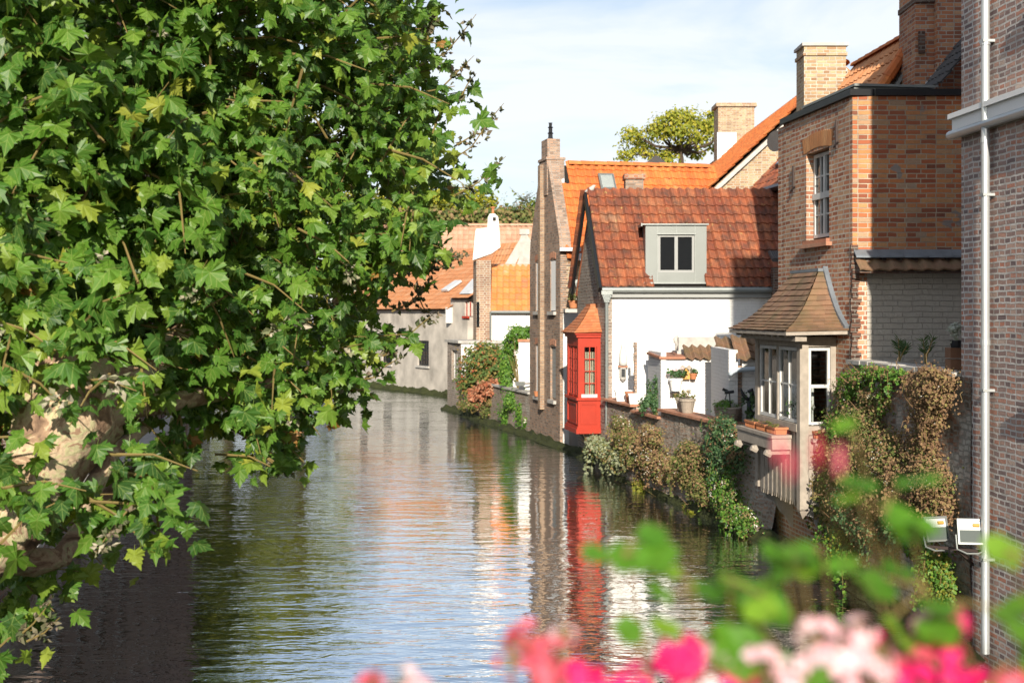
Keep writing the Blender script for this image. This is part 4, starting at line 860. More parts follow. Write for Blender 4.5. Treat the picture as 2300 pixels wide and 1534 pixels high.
# dark column at the right end
mb=MB(); mb.box(P(1737,0,32.6).x,P(1764,0,32.6).x,32.6,32.9,1.,zz(600,32.6)); mb.build('chimney_stub',M['brick_dark'],h1)
mb=MB(); 
for k in range(5): x=P(1734+k*5,0,32.5).x; mb.tube([(x,32.3,zz(585,32.5)),(x+.03,32.95,zz(565,32.5))],.05,7)
mb.build('chimney_hood',M['tile_grey'],h1)
# red oriel --------------------------------------------------------------
u0,u1=.55,2.0; PR=.60; Zb,Zt=.86,3.33
def Q(u,v,w): return fA.p(u,v,w)
mb=MB()
for u in (u0,u1-.13): mb.fb(fA,u,u+.13,PR-.13,PR,Zb,Zt)
mb.fb(fA,u0,u0+.05,.003,PR-.131,Zb+.1,1.72); mb.fb(fA,u1-.05,u1,.003,PR-.131,Zb+.1,1.72)
mb.fb(fA,u0+.131,u1-.131,PR-.07,PR-.02,Zb+.1,1.72)
mb.fb(fA,u0+.001,u0+.05,.003,PR-.131,3.10,Zt); mb.fb(fA,u1-.05,u1-.001,.003,PR-.131,3.10,Zt); mb.fb(fA,u0+.131,u1-.131,PR-.07,PR-.001,3.10,Zt)
mb.fb(fA,u0+.001,u0+.05,.003,.10,1.72,3.1); mb.fb(fA,u1-.05,u1-.001,.003,.1,1.72,3.1)
ro=mb.build('oriel',M['red'],h1,label='bright red painted oriel with orange hip roof over the water')
mb=MB()
for a,b,v in ((Zb-.02,Zb+.10,PR+.06),(Zb+.1,Zb+.16,PR+.03),(1.70,1.77,PR+.05),(Zt-.0,Zt+.07,PR+.05),(Zt+.07,Zt+.12,PR+.09)):
    mb.fb(fA,u0-(v-PR),u1+(v-PR),.003,v,a,b)
mb.build('moulding',M['red'],ro)
fr_=Fr((Q(u0,.0,0).x,Q(u0,0,0).y),(fA.n.x,fA.n.y)); fr_.n=-fA.d
fl_=Fr((Q(u1,.0,0).x,Q(u1,0,0).y),(fA.n.x,fA.n.y)); fl_.n=fA.d
fo_=Fr((Q(u0,PR,0).x,Q(u0,PR,0).y),(fA.d.x,fA.d.y)); fo_.n=fA.n
for ff in (fr_,fl_): window(ro,ff,.11,PR-.13,1.79,3.12,-.005,2,4,M['red'],M['clear'],fw=.04,mw=.022,th=.04,name='window_frame')
W_=u1-u0
for a,b in ((.14,W_/2-.02),(W_/2+.02,W_-.14)): window(ro,fo_,a,b,1.79,3.12,-.02,2,4,M['red'],M['clear'],fw=.04,mw=.022,th=.04,name='window_frame')
mb=MB(); mb.fb(fA,(u0+u1)/2-.02,(u0+u1)/2+.02,PR-.08,PR-.015,1.77,3.1); mb.build('mullion',M['red'],ro)
mb=MB()
def panel(f,a,b,c,d,t_=.03): 
    for q in ((a,b,c,c+t_),(a,b,d-t_,d),(a,a+t_,c+t_,d-t_),(b-t_,b,c+t_,d-t_)): mb.fb(f,q[0],q[1],.003,.018,q[2],q[3])
panel(fr_,.10,PR-.06,1.08,1.62); panel(fo_,.14,W_-.14,1.08,1.62); mb.build('panel_moulding',M['red'],ro)
mb=MB(); mb.fb(fr_,.1,PR-.08,.003,.05,1.775,1.86); mb.build('window_sill',M['woodwhite'],ro)
for k,ff in enumerate((fr_,)):
    mb=MB()
    for i in range(7): a=.12+i*.06; mb.tube([ff.p(a,-.12-(i%2)*.03,1.8),ff.p(a+.005,-.13,2.95)],.022,6)
    mb.build('curtain',M['curtain'],ro)
mb=MB()
for i in range(20): a=.15+i*.058; mb.tube([fo_.p(a,-.14-(i%2)*.03,1.8),fo_.p(a,-.14,3.05)],.026,6)
mb.build('curtain',M['curtain'],ro)
mb=MB(); mb.fb(fA,u0+.06,u1-.06,-.25,.05,1.74,1.76); mb.build('inner_floor',M['wood'],ro)
mb=MB(); hiproof(mb,[Q(u0-.16,.004,Zt+.14),Q(u0-.12,PR+.13,Zt+.12),Q(u1+.12,PR+.13,Zt+.12),Q(u1+.16,.004,Zt+.14)],[Q(1.0,.004,4.16),Q(1.02,.16,4.16),Q(1.5,.16,4.16),Q(1.52,.004,4.16)],9,.13,.08,.018)
mb.build('oriel_roof',M['tile_oriel'],ro)
mb=MB(); mb.fb(fA,.98,1.54,.003,.18,4.13,4.20)
a0=[Q(u0-.12,PR+.13,Zt+.15),Q(1.02,.16,4.18)]; mb.build('ridge_cap',M['tile_oriel'],ro)
for u in (.8,1.6): mb=MB(); mb.prism([Q(u,.003,.84),Q(u,.5,.84),Q(u,.35,.74),Q(u,.003,.3)],fA.d*.12); mb.build('corbel',M['concrete'],ro)
c=Q(2.2,.25,1.80); 
t=pot(c,.12,.18,M['terracotta'],'clay pot of lilac flowers beside the red oriel',plant=1,ps=.16,flowers=petal('lilac_petal',(.45,.3,.6),(.7,.6,.8)),n=120)
# statue on white wall
c=P(1399,828,32.93)
t=thing('wall_statue','small pale religious figure on a bracket on the white house wall','statue',c)
mb=MB(); mb.lathe(c+Vector((0,-.06,.08)),[(.10,0),(.11,.1),(.10,.25),(.085,.38),(.05,.44),(.055,.5),(.03,.57)],10); mb.build('figure',M['stone'],t,smooth=True)
mb=MB(); mb.box(c.x-.12,c.x+.12,32.82,32.998,c.z+.04,c.z+.08); mb.build('shelf',M['coping'],t)
mb=MB(); mb.lathe(c+Vector((0,-.03,-.32)),[(.02,0),(.08,.06),(.09,.15),(.09,.35)],10); mb.build('lamp_niche',M['concrete'],t)
mb=MB(); mb.box(c.x-.045,c.x+.045,32.79,32.81,c.z-.2,c.z-.0); mb.build('lamp_glass',M['blackmetal'],t)
# pigeon on ridge end
c=P(1327,434,34.6)
t=thing('pigeon','small grey pigeon on the left end of the dark roof ridge','bird',c)
mb=MB(); mb.tube([c+Vector((-.16,0,.03)),c+Vector((-.05,0,.08)),c+Vector((.04,0,.12)),c+Vector((.09,0,.19)),c+Vector((.13,0,.20))],[.02,.06,.07,.04,.01],8); mb.build('body',M['concrete'],t,smooth=True)
# chimney between H1 and H2
c=P(1423,435,37.3)
t=thing('chimney','squat brown brick chimney behind the dark roof ridge','chimney',(c.x,c.y,6.0))
mb=MB(); mb.box(P(1403,0,37.3).x,P(1443,0,37.3).x,37.0,37.6,6.2,zz(405,37.3)); mb.build('stack',M['brick_brown'],t)
mb=MB(); mb.box(P(1400,0,37.3).x,P(1447,0,37.3).x,36.95,37.65,zz(405,37.3)+.001,zz(393,37.3)); mb.build('cap',M['brick_chimney'],t)
# ================================================================ H2: ORANGE ROOF house with stepped gable chimney
Cc=Vector((1.41,38.0,0)); Dd=Vector((.57,41.4,0)); EV2=5.75; RZ2=8.5
fC=frame2(Cc[:2],Dd[:2],True); ap2=Cc.lerp(Dd,.5); ap2.z=RZ2
U2=Vector((.98,.2,0)).normalized(); LEN2=5.35
h2=thing('brick_house','brown brick gable house with bright orange pantile roof and slender chimney','house',(2.5,39.8,0))
l2=fC.len; mid2=l2/2
ops=[(.45,1.05,4.0,5.55),(2.25,2.75,4.0,5.55),(.45,1.05,1.35,2.95),(2.25,2.75,1.35,2.95)]
mb=MB(); wall(mb,fC,0,l2,-1,EV2,ops,.35)
mb.prism([fC.p(0,0,EV2+.001),fC.p(l2,0,EV2+.001),fC.p(l2-.08,0,EV2+.45),fC.p(mid2+.42,0,RZ2+.1),fC.p(mid2-.38,0,RZ2+.1),fC.p(.08,0,EV2+.45)],fC.n*-.35); mb.build('gable_wall',M['brick_brown'],h2)
mb=MB(); mb.fb(fC,mid2-.02,mid2+.24,.003,.14,1.0,RZ2); mb.build('pilaster',M['brick_pil'],h2)
for i,o in enumerate(ops):
    win=window(h2,fC,o[0]+.01,o[1]-.01,o[2]+.01,o[3]-.01,-.10,1,1,M['woodwhite'],M['glass'])
    mb=MB()
    if i==2:
        for k in range(24): mb.fb(fC,o[0]+.03,o[1]-.03,-.075,-.06+.008*(k%2),o[2]+.06+k*.062,o[2]+.12+k*.062)
    else: mb.fb(fC,o[0]+.02,o[1]-.02,-.05,-.02,o[2]+.03,o[3]-.03)
    mb.build('shutter',M['shutter'] if i!=2 else M['greyframe'],win)
    mb=MB(); mb.fb(fC,o[0]-.06,o[1]+.06,.003,.09,o[2]-.1,o[2]-.002); mb.build('sill',M['concrete'],h2)
    mb=MB()
    for k in range(9): a=o[0]-.04+(o[1]-o[0]+.08)*k/9; mb.fb(fC,a+.004,a+.07,.003,.018,o[3]+.02+.04*math.sin(PI*k/8),o[3]+.2+.04*math.sin(PI*k/8))
    mb.build('lintel',M['coping'],h2)
# side wall facing the camera: brick above, white below
fS=Fr(Cc[:2],U2[:2])
mb=MB(); wall(mb,fS,.0,LEN2,3.95,EV2-.05,[],.3,v=-.003); mb.build('side_wall',M['brick_yellow'],h2)
mb=MB(); wall(mb,fS,.10,LEN2,-1,3.949,[],.3,v=-.003); mb.build('lower_side_wall',M['white_plain'],h2)
mb=MB(); mb.fb(fS,0.01,.099,-.3,-.003,-1,3.949)
for k in range(26): mb.fb(fS,.003,.18+.16*(k%2)*random.random(),.0,.05,3.97+k*.066,4.025+k*.066)
mb.build('quoin',M['brick_brown'],h2)
mb=MB(); e0=Dd; e1=Dd+U2*LEN2; mb.hexa([(e0.x,e0.y,-1),(e1.x,e1.y,-1),(e1.x,e1.y-.3,-1),(e0.x+.1,e0.y-.3,-1),(e0.x,e0.y,EV2),(e1.x,e1.y,EV2),(e1.x,e1.y-.3,EV2),(e0.x+.1,e0.y-.3,EV2)]); mb.build('rear_wall',M['brick_brown'],h2)
Or2=Cc+U2*.16+Vector((0,-.22,EV2-.25)); V2=ap2-Cc-Vector((0,0,EV2-.0)); V2v=Vector((ap2.x-Cc.x,ap2.y-Cc.y,RZ2-EV2))
p0=Cc+U2*.2+Vector((0,0,EV2)); p1=p0+U2*(LEN2-.2); q1=ap2+U2*LEN2; q0=ap2+U2*.2
under(p0,p1,q1,q0,.1,'roof_deck',M['dark'],h2)
r0=Dd+U2*.2+Vector((0,0,EV2)); r1=r0+U2*(LEN2-.2); under(r0,r1,q1,q0,.1,'roof_deck',M['tile_orange'],h2)
vl=V2v.length+.36
mb=MB(); pantiles(mb,Cc+U2*.17-V2v.normalized()*.3+Vector((0,0,EV2+.05)),U2,V2v,LEN2,vl,.25,.285,.034,.04,seg=8,inside=lambda u,v:not(u<.62 and v>vl-.8)); rf2=mb.build('roof_tiles',M['tile_orange'],h2)
mb=MB(); ridge(mb,ap2+U2*.75+Vector((0,0,.06)),ap2+U2*LEN2+Vector((0,0,.06)),.12,.42); mb.build('ridge_tiles',M['tile_orange'],rf2)
mb=MB(); mb.fb(fS,.2,.75,-1.25,-1.1,EV2+1.6,EV2+1.85); mb.build('saddle_tiles',M['tile_orange'],rf2)
mb=MB(); a=ap2+U2*.52+Vector((0,-.08,.03)); mb.beam(a+Vector((0,-.38,-.62)),a,.2,.04); mb.build('lead_flashing',M['leadwhite'],h2)
mb=MB(); a=fS.p(.1,.05,EV2+.05); mb.box(a.x-.12,a.x+.5,a.y-.25,a.y+.1,EV2+.02,EV2+.12); mb.box(a.x+.3,a.x+.62,a.y-.28,a.y-.02,EV2-.25,EV2-.05); mb.build('gutter_lead',M['leadwhite'],h2)
# skylight
c=P(1387,420,38.7)
mb=MB(); n_=U2.cross(V2v.normalized()).normalized(); n_=n_ if n_.z>0 else -n_
def sk(a,b,d): return Cc+Vector((0,0,EV2+.05))+U2*a+V2v.normalized()*b+n_*d
su=1.62; mb.hexa([sk(su,2.25,.02),sk(su+.5,2.25,.02),sk(su+.5,2.85,.02),sk(su,2.85,.02),sk(su,2.25,.1),sk(su+.5,2.25,.1),sk(su+.5,2.85,.1),sk(su,2.85,.1)]); s_=mb.build('skylight',M['zinc'],h2)
mb=MB(); mb.hexa([sk(su+.05,2.3,.101),sk(su+.45,2.3,.101),sk(su+.45,2.8,.101),sk(su+.05,2.8,.101),sk(su+.05,2.3,.108),sk(su+.45,2.3,.108),sk(su+.45,2.8,.108),sk(su+.05,2.8,.108)]); mb.build('pane',M['clear'],s_)
mb=MB(); mb.hexa([sk(su+.06,2.31,.09),sk(su+.44,2.31,.09),sk(su+.44,2.79,.09),sk(su+.06,2.79,.09),sk(su+.06,2.31,.1005),sk(su+.44,2.31,.1005),sk(su+.44,2.79,.1005),sk(su+.06,2.79,.1005)]); mb.build('blind',M['shutter'],s_)
# chimney on gable
c=fC.p(mid2,-.12,0)
mb=MB(); mb.fb(fC,mid2-.42,mid2+.5,-.52,.03,7.55,8.62); o=mb.build('chimney',M['brick_brown'],h2)
mb=MB(); mb.fb(fC,mid2-.45,mid2+.53,-.55,.06,8.621,8.70); mb.fb(fC,mid2-.3,mid2+.4,-.42,-.02,8.701,9.28); mb.build('upper_stack',M['brick_brown'],o)
pc=fC.p(mid2,-.2,9.28); mb=MB(); mb.lathe(pc,[(.09,0),(.07,.1),(.07,.18),(.1,.2),(.06,.23),(.06,.36),(.09,.38),(.05,.41),(.05,.5),(.07,.52),(.03,.53)],10); mb.build('chimney_pot',M['blackmetal'],o)
# balcony ledge with plants between H1 and H2
c=P(1288,690,37.2)
pot(Vector((P(1291,0,37.0).x-.02,37.2,zz(700,37.2)+.10)),.16,.22,M['terracotta'],'clay pot of trailing greenery on the dark ledge by the grey downpipe',plant=1,ps=.22,pm=M['leaf_mixed'],n=300,leaf=.05)
mb=MB(); mb.box(P(1268,0,37.2).x,P(1268,0,37.2).x+1.1,36.75,37.85,zz(702,37.2),zz(702,37.2)+.1); mb.build('stone_ledge',M['concrete'],None,label='dark ledge above the white wall between the two gable houses',cat='ledge')
pot(fC.p(2.35,.08,1.36),.09,.16,M['terracotta'],'small clay pot on the lower left window sill of the brown gable house')
moss_skirt([(2.35,32.9),(1.82,36.4),(1.38,38),(.52,41.4),(-.2,43.8),(-1.2,47.4),(-2.05,50.9),(-2.75,53)],.38,.22,5,label='dark moss line along the waterline below the red oriel and far quay')
# ================================================================ H3: big brick house with steep orange roof behind
h3=thing('brick_house','big yellow brick gable house with long orange roof rising behind','house',(9,45,0))
GY=39.8; gx0,gz0=6.0,7.62; gxr,gzr=10.27,11.6
mb=MB(); mb.prism([(gx0,GY,.9),(15.2,GY,.9),(15.2,GY,gz0),(gxr,GY,gzr-.1),(gx0,GY,gz0)],(0,.35,0)); mb.build('gable_wall',M['brick_yellow'],h3)
mb=MB(); mb.box(gx0,gx0+.3,GY+.36,62,.9,gz0); mb.box(14.9,15.2,GY+.36,62,.9,7.1); mb.box(gx0+.31,14.89,61.6,62,.9,7.1); mb.build('side_wall',M['brick_yellow'],h3)
Vr=Vector((gxr-gx0,0,gzr-gz0)); 
under(Vector((gx0,62,gz0)),Vector((gx0,GY+.1,gz0)),Vector((gxr,GY+.1,gzr)),Vector((gxr,62,gzr)),.12,'roof_deck',M['dark'],h3)
under(Vector((15.2,62,gz0)),Vector((15.2,GY+.1,gz0)),Vector((gxr,GY+.1,gzr)),Vector((gxr,62,gzr)),.12,'roof_deck',M['tile_orange'],h3)
mb=MB(); pantiles(mb,(gx0-.15,61.9,gz0-.02),(0,-1,0),Vr,62-GY,Vr.length+.2,.26,.34,.03,.04,seg=5); rf3=mb.build('roof_tiles',M['tile_orange'],h3)
mb=MB(); ridge(mb,(gxr,61.9,gzr+.05),(gxr,GY-.1,gzr+.05),.13,.4); mb.build('ridge_tiles',M['tile_orange'],rf3)
mb=MB(); mb.beam(Vector((gx0-.2,GY-.08,gz0-.30)),Vector((gxr,GY-.08,gzr-.14)),.12,.18,Vector((0,1,0))); mb.build('verge_mortar',M['concrete'],h3)
mb=MB(); mb.box(9.1,10.7,57,58.2,10,zz(240,57)); mb.box(9.0,10.8,56.9,58.3,zz(240,57)+.001,zz(232,57)); mb.build('chimney',M['brick_yellow'],h3)
mb=MB(); mb.box(9.05,9.9,56.93,56.99,10.3,11.9); mb.build('lead_flashing',M['leadwhite'],h3)
# H3b small dark red roof with skylights
h3b=thing('annexe','small annexe with dark red roof, two skylights and black gutter over a white wall','building',(8,35.3,0))
ea=Vector((6.75,37.1,7.36)); eb=Vector((7.2,33.6,7.36)); up=Vector((1.9,.25,2.0))
mb=MB(); mb.prism([ea-Vector((-.12,0,6.4)),eb-Vector((-.12,0,6.4)),eb+Vector((3,0,-6.4)),ea+Vector((3,0,-6.4))],(0,0,6.3)); mb.build('wall',M['white_plain'],h3b)
dirU=(eb-ea).normalized(); mb=MB(); pantiles(mb,ea,dirU,up,(eb-ea).length,3.0,.25,.33,.03,.035,seg=6); mb.build('roof_tiles',M['tile_dark'],h3b)
nn=dirU.cross(up).normalized(); nn=nn if nn.z>0 else -nn
under(ea-nn*.06,eb-nn*.06,eb+up.normalized()*3-nn*.06,ea+up.normalized()*3-nn*.06,.1,'roof_deck',M['dark'],h3b)
mb=MB(); mb.tube([ea+Vector((-.08,0,-.06)),eb+Vector((-.08,0,-.06))],.1,8); mb.build('gutter',M['blackmetal'],h3b)
for q in (.9,2.6):
    a=ea+dirU*q+up.normalized()*.9+nn*.08; b=a+dirU*.45; v=up.normalized()*.7; mb=MB(); mb.hexa([a,b,b+v,a+v,a+nn*.07,b+nn*.07,b+v+nn*.07,a+v+nn*.07]); s_=mb.build('skylight',M['blackmetal'],h3b)
    mb=MB(); a2=a+nn*.071+dirU*.05+v*.08; mb.hexa([a2,a2+dirU*.35,a2+dirU*.35+v*.84,a2+v*.84]+[x+nn*.006 for x in (a2,a2+dirU*.35,a2+dirU*.35+v*.84,a2+v*.84)]); mb.build('pane',M['clear'],s_)
# H4 upper right roof, chimneys
h4=thing('brick_house','upper house behind the flat roof with red pantile slope and tall chimney','house',(8,25,0))
r1=Vector((7.5,23.6,9.15)); r2=Vector((7.25,27.3,9.15)); dn=Vector((-1.55,.0,-2.35))
mb=MB(); mb.prism([r1+dn,r1+Vector((0,0,-.1)),r1+Vector((1.9,0,-2.35)),Vector((9.4,23.6,.95)),Vector((5.95,23.6,.95))],(0,.3,0)); mb.box(5.97,6.25,23.91,27.1,.95,6.7); mb.box(9.2,9.45,23.91,27.1,.95,6.7); mb.prism([r2+dn+Vector((.2,-.3,0)),r2+Vector((0,-.3,-.1)),r2+Vector((2.1,-.3,-2.35)),Vector((9.4,27,.95)),Vector((5.95,27,.95))],(0,.25,0)); mb.build('wall',M['brick_dark'],h4)
dU=(r1-r2).normalized(); mb=MB(); pantiles(mb,r2+dn*1.03,dU,-dn,(r1-r2).length+.15,dn.length*1.03,.25,.30,.034,.04,seg=7); rf4=mb.build('roof_tiles',M['tile_soft'],h4)
mb=MB(); ridge(mb,r2+Vector((0,0,.05)),r1+Vector((0,0,.05)),.1,.4); a=r1+dn+Vector((0,-.12,.1)); b=r1+Vector((0,-.12,.12))
for k in range(7): 
    mb.tube([a.lerp(b,k/7),a.lerp(b,(k+1)/7+.01)],[.11,.095],8)
mb.build('verge_tiles',M['tile_orange'],rf4)
mb=MB(); mb.beam(a+Vector((.12,-.02,-.18)),b+Vector((.12,-.02,-.18)),.06,.12,Vector((0,1,0))); mb.build('bargeboard',M['gutter'],h4)
under(r2+dn*1.0,r1+dn*1.0,r1,r2,.08,'roof_deck',M['dark'],h4); under(r2+Vector((2.1,0,-2.35)),r1+Vector((2.1,0,-2.35)),r1,r2,.08,'roof_deck',M['tile_dark'],h4)
t=thing('chimney','tall red brick chimney at the top right with stepped lead flashing','chimney',(7.55,22.6,6))
Yk=22.6
mb=MB(); mb.box(P(2058,0,Yk).x,P(2100,0,Yk).x,Yk+.05,Yk+1.0,6.9,10.6); mb.box(P(2100,0,Yk).x+.002,P(2175,0,Yk).x,Yk-.1,Yk+1.0,6.9,11.0); mb.build('stack',M['brick_chimney'],t)
mb=MB(); mb.box(P(2056,0,Yk).x,P(2100,0,Yk).x-.002,Yk,Yk+1.03,zz(6,Yk),zz(-6,Yk)); mb.box(P(2064,0,Yk).x,P(2078,0,Yk).x,Yk-.0,Yk+.04,zz(120,Yk),zz(70,Yk)); mb.build('band',M['brick_dark'],t)
mb=MB()
for k in range(9): x=P(2068+k*11,0,Yk-.13).x; z=zz(205-k*13,Yk-.13); mb.box(x,x+.13,Yk-.16,Yk-.12,z-.14,z+.06)
mb.build('lead_flashing',M['leadwhite'],t)
t=thing('brick_outbuilding','low roof of dark slates below the stepped lead flashing','building',(8.5,21.8,6))
mb=MB(); o_=Vector((P(2068,0,22.3).x,21.6,zz(212,22.3)-.15)); mb.prism([(P(2075,0,22.1).x,22.45,6.9),(9.6,22.45,6.9),(9.6,22.45,9.4)],(0,-.8,0)); mb.build('gable_infill',M['brick_dark'],t)
sv=Vector((P(2155,0,22.4).x-P(2068,0,22.4).x,0,zz(95,22.4)-zz(207,22.4))); mb=MB(); pantiles(mb,Vector((P(2070,0,22.4).x,22.42,zz(210,22.4))),(0,-1,0),sv,1.1,sv.length+.8,.2,.24,.025,.03,seg=6); mb.build('roof_tiles',M['tile_grey'],t)
t=thing('chimney','broad pale brick chimney rising behind the black coping of the flat roof','chimney',(6.8,28,7))
Yk=28
mb=MB(); mb.box(P(1806,0,Yk).x,P(1900,0,Yk).x,Yk,Yk+.75,.96,zz(126,Yk)); mb.box(P(1803,0,Yk).x,P(1903,0,Yk).x,Yk-.04,Yk+.79,zz(126,Yk)+.001,zz(118,Yk)); mb.box(P(1806,0,Yk).x,P(1900,0,Yk).x,Yk,Yk+.75,zz(118,Yk)+.001,zz(104,Yk)); mb.build('stack',M['brick_yellow'],t)
mb=MB(); mb.box(P(1801,0,Yk).x,P(1905,0,Yk).x,Yk-.05,Yk+.8,zz(104,Yk)+.001,zz(97,Yk)); mb.build('cap',M['concrete'],t)
t=thing('satellite_dish','small dark satellite dish on the yellow gable beside the flat roofed house','dish',P(1752,330,36.5))
c=P(1750,318,36.6); mb=MB(); 
for k in range(5): pass
mb.tube([c+Vector((0,.05,0)),c+Vector((-.05,.0,0)),c+Vector((-.12,-.06,0))],[.05,.2,.3],14); mb.build('dish',M['tile_grey'],t)
mb=MB(); mb.beam(c,c+Vector((.2,.55,-.1)),.04,.04); mb.build('arm',M['iron'],t)
# slate gable behind H2
t=thing('slate_roofed_house','dark slate gable just showing above the orange ridge','house',(5.9,52,0))
mb=MB(); Yg=52; mb.prism([(P(1438,0,Yg).x,Yg,zz(375,Yg)),(P(1505,0,Yg).x,Yg,zz(375,Yg)),(P(1500,0,Yg).x,Yg,zz(368,Yg)),(P(1474,0,Yg).x,Yg,zz(349,Yg))],(0,4,0)); mb.build('roof',M['tile_grey'],t)
mb=MB(); mb.box(P(1440,0,Yg).x,P(1503,0,Yg).x,Yg+.2,Yg+3.8,.96,zz(375.2,Yg)); mb.build('wall',M['brick_brown'],t)

# ================================================================ FAR GROUP
# quay between H2 and the pier
QA=(.57,41.4); QB=(-2.02,51.0); QC=(-2.65,53.0)
fQ=frame2(QA,QB,True)
t=thing('garden_wall','far quay garden wall with bushes and ivy left of the brown gable house','wall',(-.7,46,0))
mb=MB(); wall(mb,fQ,0,fQ.len,-1,1.35,[],.3); mb.fb(fQ,fQ.len-3.1,fQ.len-2.7,-.2,.05,1.351,1.75); mb.build('wall',M['rubble'],t)
mb=MB(); mb.fb(fQ,0.05,fQ.len,-.34,.06,1.352,1.41); mb.build('coping',M['concrete'],t)
# low pier building
t=thing('canal_outbuilding','low grey and white outbuilding with flat coping at the canal bend','building',(-2,52,0))
fP=frame2(QB,QC,True); 
mb=MB(); wall(mb,fP,0,fP.len,-1,2.75,[(.55,1.45,1.25,2.45)],.25); mb.build('canal_wall',M['brick_grey'],t)
window(t,fP,.57,1.43,1.27,2.43,-.1,2,2,M['woodwhite'],M['glass'])
mb=MB(); mb.box(-2.0,-.3,51.0,51.3,.9,2.749); mb.build('front_wall',M['white_plain'],t)
mb=MB(); mb.prism([(-2.12,50.9,2.752),(-.2,50.9,2.752),(-.2,53.2,2.752),(-2.78,53.2,2.752)],(0,0,.1)); mb.build('flat_roof',M['concrete'],t)
mb=MB(); mb.prism([(-2.6,53.0,-1),(-.3,53.0,-1),(-.3,52.7,-1),(-2.3,52.7,-1)],(0,0,3.74)); mb.build('rear_wall',M['brick_grey'],t)
# H5 white cottage
t=thing('white_cottage','white cottage with bright orange pantile roof beside the brown gable house','house',(.2,52,0))
Y5=51.6; e5=zz(700,Y5); x5a,x5b=P(1103,0,Y5).x,2.4
mb=MB(); mb.box(x5a,x5b,Y5,Y5+.3,.9,e5); mb.box(x5a,x5a+.3,Y5+.31,Y5+3.4,.9,e5); mb.box(x5b-.3,x5b,Y5+.31,Y5+3.4,.9,e5); mb.box(x5a+.31,x5b-.31,Y5+3.1,Y5+3.4,.9,e5); mb.build('wall',M['white_plain'],t)
V5=Vector((0,1.9,zz(600,Y5+1.9)-e5)); mb=MB(); pantiles(mb,(x5a-.02,Y5-.15,e5),(1,0,0),V5,x5b-x5a,V5.length+.1,.25,.34,.035,.04,seg=6); r5=mb.build('roof_tiles',tiles('speckled_orange_pantile',[(0,(.46,.22,.12)),(.3,(.70,.24,.06)),(.8,(.80,.33,.10)),(1,(.7,.5,.3))],stain=(.35,.25,.2),amt=.4),t)
mb=MB(); ridge(mb,(x5a,Y5+1.9,zz(598,Y5+1.9)),(x5b,Y5+1.9,zz(598,Y5+1.9)),.11,.4); mb.build('ridge_tiles',M['tile_sand'],r5)
mb=MB(); zr5=zz(600,Y5+1.9); mb.hexa([(x5a,Y5,e5-.1),(x5b,Y5,e5-.1),(x5b,Y5+1.9,zr5-.1),(x5a,Y5+1.9,zr5-.1),(x5a,Y5,e5),(x5b,Y5,e5),(x5b,Y5+1.9,zr5),(x5a,Y5+1.9,zr5)]); mb.hexa([(x5a,Y5+1.901,zr5-.1),(x5b,Y5+1.901,zr5-.1),(x5b,Y5+3.6,e5-.1),(x5a,Y5+3.6,e5-.1),(x5a,Y5+1.901,zr5),(x5b,Y5+1.901,zr5),(x5b,Y5+3.6,e5),(x5a,Y5+3.6,e5)]); mb.build('roof_deck',M['tile_orange'],t)
mb=MB(); mb.tube([(x5a,Y5-.2,e5-.02),(x5b,Y5-.2,e5-.02)],.06,8); mb.build('gutter',M['gutter'],t); 
mb=MB(); mb.tube([(x5a-.02,Y5-.1,e5),(x5a-.02,Y5-.1,2.9)],.04,8); mb.build('downpipe',M['gutter'],t)
# big chimney stack: brick tower and whitewashed top
Yt=52.0
t=thing('chimney','large brick chimney tower with whitewashed upper stack and red pot','chimney',(P(1083,0,Yt).x,Yt,1))
def X(px,Y=Yt): return (px-1150)/FP*Y
mb=MB(); mb.prism([(X(1061),Yt+1.1,.9),(X(1070),Yt-.12,.9),(X(1103),Yt-.12,.9),(X(1103),Yt+1.1,.9)],(0,0,zz(585,Yt)-.9)); mb.build('tower',brick('buff_tower_brick',[(0,(.26,.13,.09)),(.5,(.40,.23,.15)),(1,(.48,.34,.22))],(.6,.53,.43),bh=.09,ms=.016),t)
mb=MB(); mb.box(X(1070.5),X(1077),Yt-.14,Yt-.118,zz(735,Yt),zz(678,Yt)); mb.build('slot_window',M['glass'],t)
mb=MB(); 
mb.prism([(X(1062),Yt-.14,zz(585,Yt)+.002),(X(1104),Yt-.14,zz(570,Yt)),(X(1124),Yt-.14,zz(556,Yt)),(X(1122),Yt-.14,zz(520,Yt)),(X(1068),Yt-.14,zz(520,Yt))],(0,.8,0))
mb.prism([(X(1068),Yt-.14,zz(520,Yt)+.002),(X(1122),Yt-.14,zz(520,Yt)+.002),(X(1120),Yt-.14,zz(500,Yt)),(X(1119),Yt-.14,zz(488,Yt)),(X(1112),Yt-.14,zz(481,Yt)),(X(1100),Yt-.14,zz(481,Yt)),(X(1096),Yt-.14,zz(490,Yt)),(X(1095),Yt-.14,zz(512,Yt)),(X(1070),Yt-.14,zz(515,Yt))],(0,.7,0)); up_=mb.build('whitewashed_stack',M['white_plain'],t)
mb=MB(); mb.box(X(1107),X(1114),Yt-.16,Yt-.142,zz(497,Yt),zz(489,Yt)); mb.build('flue_opening',M['dark'],up_)
mb=MB(); mb.tube([(X(1107),Yt+.2,zz(482,Yt)),(X(1107),Yt+.2,zz(467,Yt))],[.055,.05],10); mb.tube([(X(1107),Yt+.2,zz(467,Yt)+.002),(X(1107),Yt+.2,zz(464,Yt))],.1,10); mb.build('chimney_pot',M['terracotta'],t)
